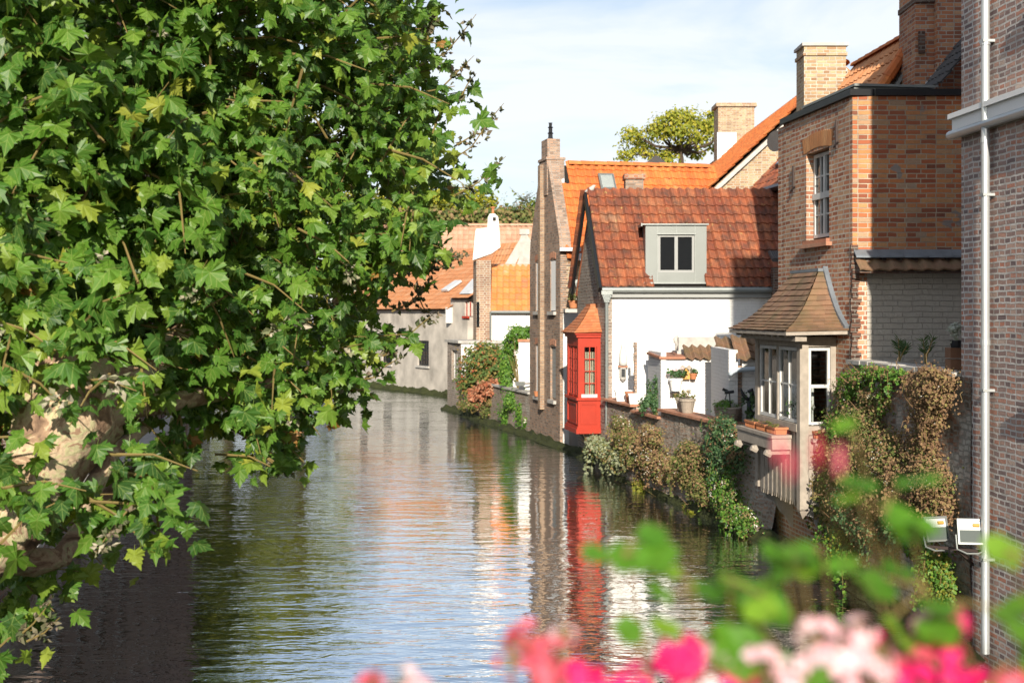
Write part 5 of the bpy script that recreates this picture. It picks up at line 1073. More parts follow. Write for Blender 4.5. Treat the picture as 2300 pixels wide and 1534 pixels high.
# H7: long grey plaster house along the far quay
FA=(-2.04,59.1); FB=(-9.1,71.6); fH=frame2(FA,FB,True)
def hu(px): 
    k=(px-1150)/FP; return (FA[1]*k-FA[0])/(fH.d.x-k*fH.d.y)
h7=thing('plaster_house','long grey plastered house with sweeping orange roof along the far quay','house',(-5,66,0))
ops=[(hu(963),hu(938),zz(820,64),zz(764,64)),(hu(880),hu(858),zz(818,67),zz(770,67)),(hu(826),hu(806),2.0,3.1),(hu(1052),hu(1044),zz(710,59.6),zz(678,59.6))]
s1=hu(1012); ev7=4.22; ev7b=4.72
mb=MB(); wall(mb,fH,s1,fH.len+2,-1,ev7,ops[:3],.3); wall(mb,fH,0,s1-.001,-1,ev7b,[ops[3]],.3); mb.build('canal_wall',M['farwall'],h7)
for i,o in enumerate(ops):
    window(h7,fH,o[0],o[1],o[2],o[3],-.08,4 if i<3 else 1,5 if i<3 else 2,M['blackmetal'] if i<3 else M['red'],M['glass'],fw=.07,mw=.035)
    mb=MB(); mb.fb(fH,o[0]-.1,o[1]+.1,.003,.1,o[2]-.1,o[2]-.002); mb.build('sill',M['concrete'] if i<3 else M['red'],h7)
rn7=5.0
def H7(u,b,z): return fH.p(u,b,z)
mb=MB(); V7=Vector(-fH.n*rn7)+Vector((0,0,3.1))
o7=H7(s1,.25,ev7-.05); pantiles(mb,H7(s1-.3,.3,ev7-.1),fH.d,V7,fH.len+2.5-s1,V7.length+.3,.30,.42,.012,.03,seg=3); pantiles(mb,H7(-.6,.25,ev7b-.1),fH.d,V7,s1+.3,V7.length,.30,.42,.012,.03,seg=3); r7=mb.build('roof_tiles',M['tile_soft'],h7)
def dk(u0,u1,e,b0,par,name='roof_deck',mat=None,sgn=1):
    mb=MB(); c=[H7(u0,b0,e),H7(u1,b0,e),H7(u1,-rn7,e+3.0),H7(u0,-rn7,e+3.0)] if sgn>0 else [H7(u0,-rn7,e+3.0),H7(u1,-rn7,e+3.0),H7(u1,-2*rn7,e),H7(u0,-2*rn7,e)]
    mb.hexa([x-Vector((0,0,.12)) for x in c]+c); return mb.build(name,mat or M['dark'],par)
dk(s1-.1,fH.len+2,ev7-.05,.0,h7); dk(-.5,s1-.11,ev7b-.05,.0,h7); dk(-.5,fH.len+2,ev7-.05,0,h7,mat=M['tile_soft'],sgn=-1)
mb=MB(); mb.prism([H7(fH.len+2,-.3,-1),H7(fH.len+2,-2*rn7,-1),H7(fH.len+2,-2*rn7,ev7-.2),H7(fH.len+2,-rn7,ev7+2.75),H7(fH.len+2,-.3,ev7-.2)],fH.d*.3); mb.prism([H7(0,-.31,-1),H7(0,-2*rn7,-1),H7(0,-2*rn7,ev7-.2),H7(0,-rn7,ev7+2.75),H7(0,-.31,ev7-.2)],fH.d*.3); mb.prism([H7(0,-2*rn7,-1),H7(fH.len+2,-2*rn7,-1),H7(fH.len+2,-2*rn7+.3,-1),H7(0,-2*rn7+.3,-1)],(0,0,1+ev7-.3)); mb.build('end_wall',M['farwall'],h7)
for px,py in ((960,648),):
    u=hu(px)-0.3; a=H7(u,.3,ev7-.1)+V7.normalized()*1.5+Vector((0,0,.08)); mb=MB(); v=V7.normalized()*.9; b=a+fH.d*.7; n_=fH.d.cross(V7).normalized(); n_=n_ if n_.z>0 else -n_
    mb.hexa([a,b,b+v,a+v,a+n_*.1,b+n_*.1,b+v+n_*.1,a+v+n_*.1]); s_=mb.build('skylight',M['leadwhite'],h7)
mb=MB(); a=hu(1060); mb.prism([H7(a+.1,-.6,ev7b+.1),H7(a+.1,.1,ev7b+.1),H7(a+.1,-.6,ev7b+.8)],fH.d*1.0); mb.build('roof_window',M['leadwhite'],h7)
mb=MB(); a=hu(1016); mb.fb(fH,a,a+.12,.0,.3,ev7-.75,ev7-.02); mb.build('bracket',M['white_plain'],h7)
moss_skirt([(-2.5,60),(-3.1,61.1),(-9.1,71.7),(-12,74)],.6,.4,9,label='bright green moss line under the long grey plastered house')
mb=MB(); mb.box(-22,-8.9,74.0,74.3,-1,1.5); mb.build('quay_wall',M['rubble'],None,label='pale far quay wall left of the long plastered house',cat='wall')
# H8 small gable beside tower, grey gable end
t=thing('brick_house','house with red tile slope and grey cement gable behind the white chimney','house',(.5,58,0))
Y8=57.5
zb,za=zz(600,Y8),zz(527,Y8)
mb=MB(); mb.prism([(X(1130,Y8),Y8,zb),(X(1215,Y8),Y8,zb),(X(1195,Y8),Y8,zz(545,Y8)),(X(1184,Y8),Y8,za),(X(1172,Y8),Y8,za),(X(1166,Y8),Y8,zz(540,Y8))],(0,.4,0)); mb.box(X(1130,Y8),X(1215,Y8),Y8,Y8+.4,.95,zb-.001); mb.build('gable_wall',M['concrete'],t)
mb=MB(); a=Vector((X(1090,Y8),Y8+1.8,zz(612,Y8))); b=Vector((X(1152,Y8),Y8-.1,zz(612,Y8))); v=Vector((X(1168,Y8)-X(1140,Y8),0.2,zz(545,Y8)-zz(610,Y8))); pantiles(mb,a,(b-a),v,(b-a).length,v.length*1.05,.3,.33,.015,.03,seg=3); mb.build('roof_tiles',M['tile_soft'],t)
mb=MB(); mb.hexa([a,b,b+v,a+v]+[q+Vector((.02,.0,.03)) for q in (a,b,b+v,a+v)]); mb.build('roof_deck',M['tile_soft'],t,fix=True)
mb=MB(); mb.box(X(1172,Y8)-.1,X(1184,Y8)+.1,Y8-.05,Y8+.45,za+.001,zz(515,Y8)); mb.build('gable_cap',M['concrete'],t)
# H6 long sandy roof
t=thing('long_barn_roof_house','long low house with faded sandy pantile roof behind the orange roofs','house',(-4,86,0))
Y6=84; zr=zz(508,Y6+3); ze=zr-3.6; xa,xb=X(790,Y6),X(1198,Y6)
mb=MB(); V6=Vector((0,3,3.6)); pantiles(mb,(xa,Y6,ze),(1,0,0),V6,xb-xa,V6.length,.36,.42,.05,.05,seg=5); r6=mb.build('roof_tiles',M['tile_sand'],t)
mb=MB(); ridge(mb,(xa,Y6+3,zr+.03),(xb,Y6+3,zr+.03),.16,.5); mb.build('ridge_tiles',M['tile_sand'],r6)
mb=MB(); mb.hexa([(xa,Y6,ze-.1),(xb,Y6,ze-.1),(xb,Y6+3,zr-.1),(xa,Y6+3,zr-.1),(xa,Y6,ze-.02),(xb,Y6,ze-.02),(xb,Y6+3,zr-.02),(xa,Y6+3,zr-.02)]); mb.hexa([(xa,Y6+3.001,zr-.1),(xb,Y6+3.001,zr-.1),(xb,Y6+6,ze-.1),(xa,Y6+6,ze-.1),(xa,Y6+3.001,zr-.02),(xb,Y6+3.001,zr-.02),(xb,Y6+6,ze-.02),(xa,Y6+6,ze-.02)]); mb.build('roof_deck',M['tile_sand'],t)
mb=MB(); mb.box(xa+.1,xb-.1,Y6+.2,Y6+.5,.95,ze); mb.box(xa+.1,xb-.1,Y6+5.5,Y6+5.8,.95,ze); mb.prism([(xb-.4,Y6+.51,.95),(xb-.4,Y6+5.49,.95),(xb-.4,Y6+5.49,ze),(xb-.4,Y6+3,zr-.3),(xb-.4,Y6+.51,ze)],(.3,0,0)); mb.build('wall',M['farwall'],t)
# ivy and bushes on the far garden
def fq(px,v,z):
    k=(px-1150)/FP; s=(QA[1]*k-QA[0])/(fQ.d.x-k*fQ.d.y); return fQ.p(s,v,z)
def bl(px,py,Y,rx,ry,rz): return (tuple(P(px,py,Y)),(rx,ry,rz))
shrub('garden_bush','large red tinged green bush on the far quay below the white cottage','bush',[bl(1085,812,47.9,.75,.6,.55),bl(1060,845,48.5,.6,.5,.6),bl(1110,835,47.2,.6,.5,.6),bl(1100,790,48,.45,.4,.35)],5200,.11,M['leaf_red'],face=(-.1,-.6,.3))
shrub('hydrangea','pink and russet hydrangea bush spilling over the far quay wall','bush',[bl(1105,868,46.2,.42,.35,.25),bl(1085,878,46.8,.3,.3,.25),bl(1070,890,47.2,.3,.3,.3)],1500,.10,M['leaf_autumn'],face=(-.2,-.7,.2))
shrub('hydrangea','green leafy clump under the russet bush at the waterline','plant',[bl(1060,905,47.5,.3,.3,.3),bl(1045,900,48.6,.25,.3,.3),bl(1095,915,46.5,.25,.25,.3)],1200,.08,M['leaf_mixed'])
shrub('ivy','bright green ivy arch climbing over the white garden wall beside the brown gable house','ivy',[bl(1168,750,43.5,.4,.25,.25),bl(1150,768,44,.25,.25,.35),bl(1140,800,44.5,.25,.25,.5),bl(1140,845,44.6,.25,.25,.5),bl(1183,745,43.0,.22,.2,.2)],4200,.08,M['leaf_ivy'],face=(-.2,-.8,.2))
shrub('ivy','long green ivy curtain hanging over the quay down to the water','ivy',[bl(1160,900,43.4,.45,.3,.3),bl(1178,930,42.5,.3,.25,.55),bl(1150,925,44.2,.4,.25,.4),bl(1190,955,41.9,.18,.22,.35)],4800,.07,M['leaf_ivy'],flowers=M['petal_white'],fn=160,fsize=.05,face=(-.4,-.8,.2))
t=thing('garden_wall','white garden wall piece with clay coping under the ivy arch','wall',P(1178,865,42.6))
mb=MB(); mb.box(P(1165,0,42.8).x,P(1165,0,42.8).x+.8,42.8,43.0,1.0,zz(768,42.8)); mb.build('wall',M['white_plain'],t)
mb=MB(); mb.box(P(1165,0,42.8).x-.03,P(1165,0,42.8).x+.83,42.75,43.05,zz(768,42.8)+.002,zz(762,42.8)); mb.build('coping',M['coping'],t)
c=P(1168,862,42.3); t=thing('floodlight','small grey floodlight on the quay wall beside the ivy','floodlight',c)
mb=MB(); mb.hexa([c+Vector(q) for q in ((-.16,-.1,-.06),(.16,-.1,-.06),(.12,.1,-.06),(-.12,.1,-.06),(-.16,-.14,.08),(.16,-.14,.08),(.12,.1,.06),(-.12,.1,.06))]); mb.build('housing',M['zinc'],t); mb=MB(); mb.beam(c,c+Vector((.5,.3,0)),.04,.04); mb.build('arm',M['iron'],t)
# ================================================================ TREES BEHIND
def tree(name,lab,base,h,cr,mat,leaf,n,blobs=9,bare=False,group=None,seed=1,tall=.62,spread=.28,rnoise=.8,elow=-.25):
    rs=random.Random(seed); b=Vector(base); t=thing(name,lab,'tree',b,group); mb=MB()
    top=b+Vector((0,0,h*tall)); mb.tube([b,b.lerp(top,.5)+Vector((rs.uniform(-.2,.2),0,0)),top],[h*.022,h*.016,h*.008],8,bump=.1); bs=[]
    for k in range(blobs):
        a=rs.uniform(0,2*PI); e=rs.uniform(elow,1.0); rr=cr*rs.uniform(.35,.85)
        c=b+Vector((math.cos(a)*rr,math.sin(a)*rr*.8,h*tall+e*h*(1-tall)*rnoise)); s=rs.uniform(.22,.4)*cr
        bs.append((tuple(c),(s*1.3,s*1.2,s*.8))); st=b.lerp(top,rs.uniform(.5,1)); mb.tube([st,st.lerp(c,.5)+Vector((0,0,.1*s)),c],[h*.008,h*.005,h*.002],5)
        if bare:
            for q in range(10):
                e2=c+Vector((rs.uniform(-1,1),rs.uniform(-1,1),rs.uniform(0,1.4)))*s; mb.tube([c,e2],[h*.002,h*.0006],3); 
                for q2 in range(3): mb.tube([c.lerp(e2,.5),e2+Vector((rs.uniform(-.5,.5),rs.uniform(-.5,.5),rs.uniform(-.2,.5)))*s*.7],[h*.0012,h*.0005],3)
    bs.append((tuple(b+Vector((0,0,h*.8))),(cr*.45,cr*.4,h*.15)))
    mb.build('trunk',M['bark_dark'],t)
    if n: blobleaves('crown',mat,bs,n,leaf,t,clump=28,spread=spread,up=.5,face=(0,-.3,.2),shell=.35)
    return t
def far_tree(px,pytop,Y,cr,**k):
    x=(px-1150)/FP*Y; h=zz(pytop,Y)-.95; return tree(base=(x,Y,.95),h=h,cr=cr,**k)
for i,(px,pt,cr,m,lab) in enumerate(((905,405,4.2,'leaf_yellow','yellow green tree far behind the roofs, partly hidden by the plane tree'),(985,412,3.6,'leaf_yellow','yellow green tree far behind the sandy roof, left of centre'),(1050,405,3.4,'leaf_yellow','round yellow tree far behind the roof left of the bare tree'),(1185,435,3.0,'leaf_far','mid green tree far behind, touching the brown gable chimney'),(820,430,4.5,'leaf_yellow','low yellow tree far left behind the long roof'))):
    far_tree(px,pt,108+i*2,cr,name='tree',lab=lab,mat=M[m],leaf=.34,n=5200,blobs=16,seed=20+i,group='trees far behind the roofs',tall=.6,rnoise=.9)
far_tree(1132,425,104,2.6,name='tree',lab='bare leafless tree far behind the white chimney',mat=M['leaf_brown'],leaf=.2,n=500,blobs=12,bare=True,seed=4)
shrub('hedge','brownish scrub far behind the long sandy roof','hedge',[bl(px,495,98,2.0,1.5,1.0) for px in (930,985,1040,1095,1150,1200)],5000,.3,M['leaf_mixed'])
t=thing('tree','airy yellow green tree with visible limbs beside the pale brick chimney','tree',(P(1520,0,75).x,75,.95))
b=Vector(OFF[t]); mb=MB(); k0=P(1530,360,75); mb.tube([b,k0,P(1528,335,75)],[.3,.16,.12],8); bs=[]
for px,py,r in ((1418,300,1.0),(1440,322,1.1),(1410,345,.9),(1455,345,.9),(1470,290,.9),(1505,272,1.3),(1540,262,1.2),(1490,300,1.0),(1530,300,1.3),(1570,275,1.1),(1595,285,1.0),(1580,310,.9),(1600,262,.8),(1560,340,.8),(1500,350,.9),(1610,330,.9),(1635,300,1.2)):
    c=P(px,py,75+random.uniform(-1.5,1.5)); bs.append((tuple(c),(r*.72,r*.7,r*.42))); mb.tube([P(1528,335,75),P(1528,335,75).lerp(c,.5)+Vector((0,0,-.3)),c],[.12,.08,.03],6)
mb.build('trunk',M['bark_dark'],t); blobleaves('crown',M['leaf_yellow'],bs,6200,.17,t,clump=18,spread=.3,shell=.2)
# trees at the left, behind the plane tree (seen reflected in the canal)
for i,(x,Y,h,cr) in enumerate(((-12.6,77.5,14.0,4.2),(-16.8,77,18.0,5.2),(-22,79,18,5.6),(-27,84,17,5),(-33,88,18,6))):
    tree('tree',['olive green tree on the far bank nearest to the plastered house','tall olive tree on the far bank, second from the plastered house','tall olive tree on the far bank, third from the plastered house','tall olive tree on the far bank hidden behind the plane tree, fourth','tall olive tree on the far bank at the far left'][i],(x,Y,.95),h,cr,M['leaf_olive'],.34,9500,blobs=30,seed=50+i,elow=-.85,group='tall trees on the far bank behind the plane tree',tall=.5,rnoise=.95)
tree('tree','dark green tree on the left bank just beyond the dark townhouses',(-13.1,51.5,.75),15.5,3.0,M['leaf_far'],.24,8000,blobs=24,seed=77,tall=.5,rnoise=.95,elow=-.8)
# left bank brick townhouses (glimpsed through the crown and mirrored in the water)
def townhouse(a,b,d,e,rz,lab,mat,roofm):
    f=frame2(a,b); 
    if f.n.x<0: f.n=-f.n
    t=thing('townhouse',lab,'house',((a[0]+b[0])/2-3,(a[1]+b[1])/2,0),'brick townhouses on the left bank'); L=f.len
    ops=[(L*(i+.5)/3-.5,L*(i+.5)/3+.5,z,z+1.7) for i in range(3) for z in (2.0,5.2,8.2)]
    mb=MB(); wall(mb,f,0.02,L-.02,-1,e,ops,.35); mb.build('canal_wall',mat,t)
    mb=MB(); mb.prism([f.p(.03,-.36,-1),f.p(.03,-d,-1),f.p(.03,-d,e),f.p(.03,-d/2,rz),f.p(.03,-.36,e+.2)],f.d*.3); mb.prism([f.p(L-.33,-.36,-1),f.p(L-.33,-d,-1),f.p(L-.33,-d,e),f.p(L-.33,-d/2,rz),f.p(L-.33,-.36,e+.2)],f.d*.3); mb.build('end_wall',mat,t)
    mb=MB(); 
    for p0,p1,z0,z1 in ((.15,-d/2,e,rz),(-d/2-.001,-d-.1,rz,e)):
        c=[f.p(0,p0,z0),f.p(L,p0,z0),f.p(L,p1,z1),f.p(0,p1,z1)]; mb.hexa(c+[q+Vector((0,0,.15)) for q in c])
    mb.build('roof',roofm,t)
    for o in ops: window(t,f,o[0]+.01,o[1]-.01,o[2]+.01,o[3]-.01,-.12,2,3,M['woodwhite'],M['glass'])
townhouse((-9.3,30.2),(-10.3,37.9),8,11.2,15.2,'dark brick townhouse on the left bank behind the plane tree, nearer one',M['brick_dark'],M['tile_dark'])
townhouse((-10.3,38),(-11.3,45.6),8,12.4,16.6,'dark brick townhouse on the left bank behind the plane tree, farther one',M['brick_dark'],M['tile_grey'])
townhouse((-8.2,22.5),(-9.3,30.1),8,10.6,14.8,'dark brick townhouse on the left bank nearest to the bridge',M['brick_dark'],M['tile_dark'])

# ================================================================ CREEPERS on the quay and terrace walls
def gb(px,py,ry,rz,rx=.2,v=.2):
    ry*=1.5; rz*=1.1; s=gpx(px); q=fG.p(s,v,0); return ((q.x,q.y,zz(py,q.y)),(rx,ry,rz))
def tb(px,py,ry,rz,rx=.14,v=.14):
    k=(px-1150)/FP; s=(15.4*k-5.36)/(fT.d.x-k*fT.d.y); q=fT.p(s,v,0); ry*=1.75; return ((q.x,q.y,zz(py,q.y)),(rx,ry,rz))
CK=dict(clump=30,spread=.25,up=.2,face=(-.5,-.8,.2),down=.6)
def creeper(lab,blobs,n,size,mat,name='creeper',fl=None,fn=0,fs=.022,mat2=None):
    n=int(n*1.2)
    t=shrub(name,lab,'creeper',blobs,n,size,mat,stems=3,flowers=fl,fn=fn,fsize=fs,**CK)
    Pq=[];Nq=[];Tq=[];Sq=[]; sm=MB()
    for b in blobs:
        for k in range(9):
            a=Vector(b[0])+Vector((-abs(random.gauss(0,.5))*b[1][0]-.03,random.uniform(-1.1,1.1)*b[1][1],random.uniform(-.9,1.0)*b[1][2])); L2=random.uniform(.15,.5); dr=Vector((random.uniform(-.25,.05),random.uniform(-.5,.5),random.uniform(-1.1,.5)))
            pts=[a+dr*L2*q+Vector((0,0,-.5*L2*q*q)) for q in (0,.35,.7,1)]; sm.tube(pts,[.006,.005,.004,.002],4,cap=False)
            for q in range(int(L2*70)):
                u=random.random()*2.999; i_=int(u); p_=pts[i_].lerp(pts[i_+1],u-i_)+Vector((random.gauss(0,.018),random.gauss(0,.025),random.gauss(0,.02)))
                Pq.append(p_); Nq.append(Vector((random.gauss(-.4,.6),random.gauss(-.7,.6),random.gauss(.4,.5)))); Tq.append(Vector((random.gauss(0,.7),random.gauss(0,.7),random.gauss(-.4,.6)))); Sq.append(size*random.uniform(.9,2.0))
    scatter('trailing_shoots',mat,np.array(Pq),np.array(Nq),np.array(Tq),np.array(Sq),DIA_V,DIA_F,t); sm.build('shoot_stems',M['twig'],t)
    if mat2: blobleaves('dry_sprays',mat2,blobs,int(n*.55),size*.9,t,**CK)
    mb=MB()
    for b in blobs:
        for k in range(12):
            a=Vector(b[0])+Vector((random.gauss(0,.5)*b[1][0]-.05,random.gauss(0,.5)*b[1][1],random.gauss(0,.5)*b[1][2])); e=a+Vector((random.uniform(-.16,.02),random.uniform(-.15,.1),random.uniform(-.12,.22)))
            mb.tube([a,a.lerp(e,.5)+Vector((-.03,0,.03)),e],[.006,.004,.002],4,cap=False)
    mb.build('twig',M['leaf_brown'],t); return t
W='petal_white'
creeper('silvery green tuft at the left end of the garden wall below the downpipe',[gb(1372,1012,1.0,.28),gb(1352,1000,.8,.2),gb(1400,1030,.9,.22)],3200,.06,M['grass_pale'],mat2=M['leaf_mixed'])
creeper('olive creeper with tiny white flowers below the red clay pot on the garden wall',[gb(1412,965,.8,.26),gb(1440,1005,.9,.30),gb(1425,985,.8,.25)],4200,.045,M['leaf_mixed'],fl=M[W],fn=420,fs=.028,mat2=M['leaf_brown'])
creeper('dry brown creeper with white flowers in the middle of the garden wall',[gb(1470,1030,.9,.32),gb(1500,1040,.8,.30),gb(1480,975,.7,.18)],4200,.042,M['leaf_brown'],fl=M[W],fn=380,fs=.026,mat2=M['leaf_mixed'])
creeper('straggly brown and green creeper hanging to the water left of the timber oriel',[gb(1552,1050,.8,.30),gb(1590,1085,.7,.32),gb(1575,1020,.6,.2)],4200,.042,M['leaf_mixed'],fl=M[W],fn=120,fs=.024,mat2=M['leaf_brown'])
creeper('dark shaded creeper over the coping directly behind the timber oriel shelf',[gb(1650,965,.6,.24),gb(1635,1010,.6,.26),gb(1665,1010,.5,.3)],3600,.042,M['leaf_shrub'],fl=M[W],fn=130,fs=.022,mat2=M['leaf_brown'])
creeper('bright green creeper thick with white flowers below the timber oriel',[gb(1650,1100,.6,.25,.22,.25),gb(1668,1140,.6,.28,.22,.25),gb(1700,1160,.5,.2,.2,.25),gb(1640,1060,.6,.2)],5200,.040,M['leaf_ivy'],fl=M[W],fn=700,fs=.024,mat2=M['leaf_mixed'])
creeper('small hanging mossy fern strands at the waterline under the garden wall',[gb(1585,1160,.25,.18,.1,.3),gb(1468,1095,.25,.14,.1,.3),gb(1720,1215,.2,.16,.1,.3)],900,.05,M['leaf_olive'])
# terrace wall
creeper('green feathery creeper on the corner beside the timber oriel side panel',[tb(1895,965,.35,.28),tb(1890,1030,.35,.30,.2,.2),tb(1905,1100,.3,.3,.2,.2),tb(1925,1000,.3,.3,.2,.2),tb(1880,1140,.25,.2)],7200,.038,M['leaf_mixed'],fl=M[W],fn=160,fs=.016,mat2=M['leaf_ivy'])
creeper('brown creeper speckled with white flowers in the middle of the terrace wall',[tb(1965,950,.35,.25,.2,.2),tb(2000,1000,.4,.26,.22,.22),tb(1960,1050,.35,.28,.24,.24),tb(2030,1040,.35,.26,.22,.22),tb(1985,900,.25,.16)],9000,.034,M['leaf_mixed'],fl=M[W],fn=620,fs=.016,mat2=M['leaf_brown'])
creeper('rust brown dried shrub tuft at the top right of the terrace wall',[tb(2118,880,.34,.24,.18,.18),tb(2130,845,.25,.12),tb(2105,935,.25,.2)],6500,.030,M['leaf_brown'],fl=M[W],fn=90,fs=.014)
creeper('trailing green and flowering creeper along the top edge of the terrace wall',[tb(1985,835,.3,.07),tb(1945,850,.25,.1),tb(2030,840,.25,.06),tb(1925,875,.2,.14)],3000,.032,M['leaf_ivy'],fl=M[W],fn=110,fs=.016,mat2=M['leaf_brown'])
creeper('dry brown bushy creeper on the right of the terrace wall around the camera',[tb(2060,1090,.3,.25,.22,.2),tb(2120,1080,.3,.25,.2,.2),tb(2140,1140,.2,.2),tb(2090,1010,.3,.22),tb(2025,1120,.3,.2,.25,.25)],8500,.032,M['leaf_brown'],fl=M[W],fn=160,fs=.015,mat2=M['leaf_mixed'])
creeper('dark green creeper mass low on the terrace wall',[tb(1950,1130,.3,.25,.25,.25),tb(1990,1180,.35,.2,.22,.25),tb(2070,1190,.35,.18,.2,.22),tb(1925,1170,.25,.22)],6000,.036,M['leaf_shrub'],fl=M[W],fn=60,fs=.014,mat2=M['leaf_brown'])
creeper('fresh yellow green creeper tip hanging low left on the terrace wall',[tb(1928,1215,.22,.2,.2,.25),tb(1950,1245,.2,.12,.18,.25)],3000,.038,M['leaf_ivy'],mat2=M['leaf_olive'])
creeper('yellow green creeper hanging below the two floodlights',[tb(2130,1260,.2,.18,.15,.2),tb(2145,1310,.2,.22,.15,.22),tb(2135,1350,.18,.14,.12,.22)],4200,.036,M['leaf_ivy'],mat2=M['leaf_olive'])
creeper('thin dark strand of creeper hanging above the moss on the terrace wall',[tb(2035,1240,.12,.22,.1,.15)],900,.036,M['leaf_shrub'])

# ================================================================ PLANE TREE in the foreground
base=Vector((-6.3,6.6,.7)); t=thing('plane_tree','large plane tree with green lobed leaves and flaking bark leaning over the canal','tree',base)
mb=MB()
trunk=[base+Vector((-.3,-.2,-1.2)),base,Vector((-5.2,7.0,1.5)),P(-330,1255,7.7),P(-120,1262,7.9),P(-10,1215,8.0),P(60,1130,8.05),P(110,1030,8.1),P(150,940,8.2),P(160,850,8.3),P(140,740,8.5),P(150,560,8.9),P(260,330,9.3),P(330,80,9.6),P(360,-200,9.8),P(340,-500,10)]
mb.tube(trunk,[.50,.44,.38,.29,.25,.215,.225,.25,.33,.27,.21,.17,.13,.10,.07,.04],20,bump=.28)
lb=[(P(170,930,8.25),P(250,895,8.4),P(320,830,8.6),P(430,740,9.0),P(600,640,9.6),P(780,520,10.2),P(900,430,10.6)),
    (P(130,830,8.4),P(20,700,8.6),P(-120,520,9),P(-260,250,9.5)),
    (P(150,600,8.9),P(330,470,9.4),P(520,330,9.9),P(700,200,10.4),P(860,80,10.8)),
    (P(300,200,9.4),P(480,60,9.8),P(700,-80,10.4),P(820,-240,10.8)),
    (P(250,900,8.4),P(380,900,8.9),P(520,880,9.3),P(660,850,9.7),P(780,830,10.0)),
    (P(60,1150,8.0),P(180,1150,8.3),P(250,1020,8.5),P(330,960,8.7)),
    (P(-60,1240,8.2),P(80,1260,8.5),P(140,1250,8.6),P(230,1120,8.9),P(300,1060,9.1))]
rads=[[.24,.19,.13,.08,.05,.03,.015],[.16,.12,.08,.04],[.12,.09,.06,.04,.015],[.08,.06,.04,.02],[.14,.08,.05,.03,.012],[.10,.08,.06,.03],[.12,.09,.08,.05,.02]]
for l,r_ in zip(lb,rads): mb.tube(l,r_,14,bump=.22)
mb.build('trunk',M['bark'],t,smooth=True)
POLY=[(-500,-500),(960,-500),(935,-20),(950,90),(1000,170),(1005,260),(1030,330),(1025,420),(985,500),(985,560),(905,620),(875,690),(850,760),(800,800),(790,860),(730,890),(655,940),(590,1000),(520,950),(450,890),(330,920),(300,1000),(240,1030),(200,940),(130,960),(60,900),(-20,1000),(-60,1100),(-500,1100)]
def inp(x,y):
    c=False; n=len(POLY); j=n-1
    for i in range(n):
        xi,yi=POLY[i]; xj,yj=POLY[j]
        if (yi>y)!=(yj>y) and x<(xj-xi)*(y-yi)/(yj-yi)+xi: c=not c
        j=i
    return c
rs=random.Random(11); cl=[]
while len(cl)<700:
    x=rs.uniform(-420,1010); y=rs.uniform(-420,1000); 
    # shrink by testing offsets
    if not all(inp(x+dx,y+dy) for dx,dy in ((30,0),(0,32),(20,20),(28,-15))): continue
    if 0<x<270 and 780<y<1040 and rs.random()<.85: continue
    if x<-60 and rs.random()<.5: continue
    d=rs.uniform(-1.3,1.8)
    if 0<x<270 and 760<y<1030: d=abs(d)*.8+.4
    Yc=8.7+max(x,0)/1050*1.9+d; cl.append((x,y,Yc,1.0))
for x,y,Y,s in ((345,1040,7.5,.5),(330,1090,7.5,.5),(300,1150,7.5,.55),(270,1180,7.6,.5),(350,1150,7.5,.3),(60,1180,7.3,.3),(100,1100,7.4,.3),(10,1080,7.4,.5),(20,1000,7.5,.4),(170,1130,7.7,.25),(60,1330,8.8,.8),(20,1300,8.8,.9),(110,1290,9.0,.6),(40,1390,8.8,.7),(20,1450,8.5,.4),(170,1220,9.1,.5),(230,1150,9.2,.5),(290,1080,9.3,.6),(200,1180,9.2,.5),(280,1110,9.2,.5),(370,1030,9.0,.5),(560,1040,9.4,.5),(605,1045,9.4,.3),(610,980,9.4,.6),(400,960,9.0,.8),(820,890,9.9,.35),(800,870,9.9,.5),(230,870,7.6,.25),(200,900,7.5,.2),(90,880,7.6,.3),(60,760,7.6,.5),(190,740,7.6,.5),(270,790,7.7,.5),(10,830,7.6,.4),(110,700,7.7,.8),(600,950,9.4,.9),(660,915,9.5,.9),(700,880,9.6,.9),(560,935,9.4,.8),(740,855,9.7,.9),(520,900,9.3,.9),(450,885,9.2,.9),(620,990,9.4,.5),(800,800,9.9,.8),(840,770,10,.8),(400,920,9,.8),(640,880,10,1),(560,870,9.8,1),(760,820,10.2,.9),(340,980,8.6,.6),(590,1015,9.4,.4),(220,700,7.7,.8),(320,860,7.8,.5)): cl.append((x,y,Y,s))
Pt=[];Nn=[];Tt=[];Ss=[];RN=[]; tw=MB(); pal=[]
for (x,y,Y,sc_) in cl:
    c=P(x,y,Y); nl=int(rs.uniform(17,27)*(sc_ if sc_<1 else 1)); R0=.36*(.6+.4*sc_)
    ax=Vector((rs.uniform(-.2,1),rs.uniform(-.6,.3),rs.uniform(-.7,.4))).normalized(); a=c-ax*R0; b=c+ax*R0*.9; 
    tw.tube([a,c+Vector((0,0,.05)),b],[.010,.007,.003],5,cap=False)
    mood=rs.gauss(0,.13)
    for k in range(nl):
        s=rs.uniform(-1,1); p=c+ax*(R0*s)+Vector((rs.gauss(0,.11),rs.gauss(0,.11),rs.gauss(0,.10)))*(.5+.5*sc_)
        Pt.append(p); Nn.append(Vector((rs.gauss(-.05,.55),rs.gauss(-.68,.5),rs.gauss(.6,.5))))
        Tt.append(Vector((rs.gauss(.15,.55),rs.gauss(-.2,.4),rs.gauss(-.75,.35)))); Ss.append(rs.choice((.085,.11,.125,.14,.165))*rs.uniform(.85,1.12)*(1.05 if Y<8.6 else .9)*(.9 if x>500 else 1)); RN.append((1 if rs.random()<.006 else min(.95,max(0,rs.random()*.85+mood))))
    if rs.random()<.15: pal.append((tuple(c+Vector((rs.uniform(-.1,.1),-.25,rs.uniform(-.1,.1)))),(.07,.06,.05)))
tw.build('twigs',M['twig'],t)
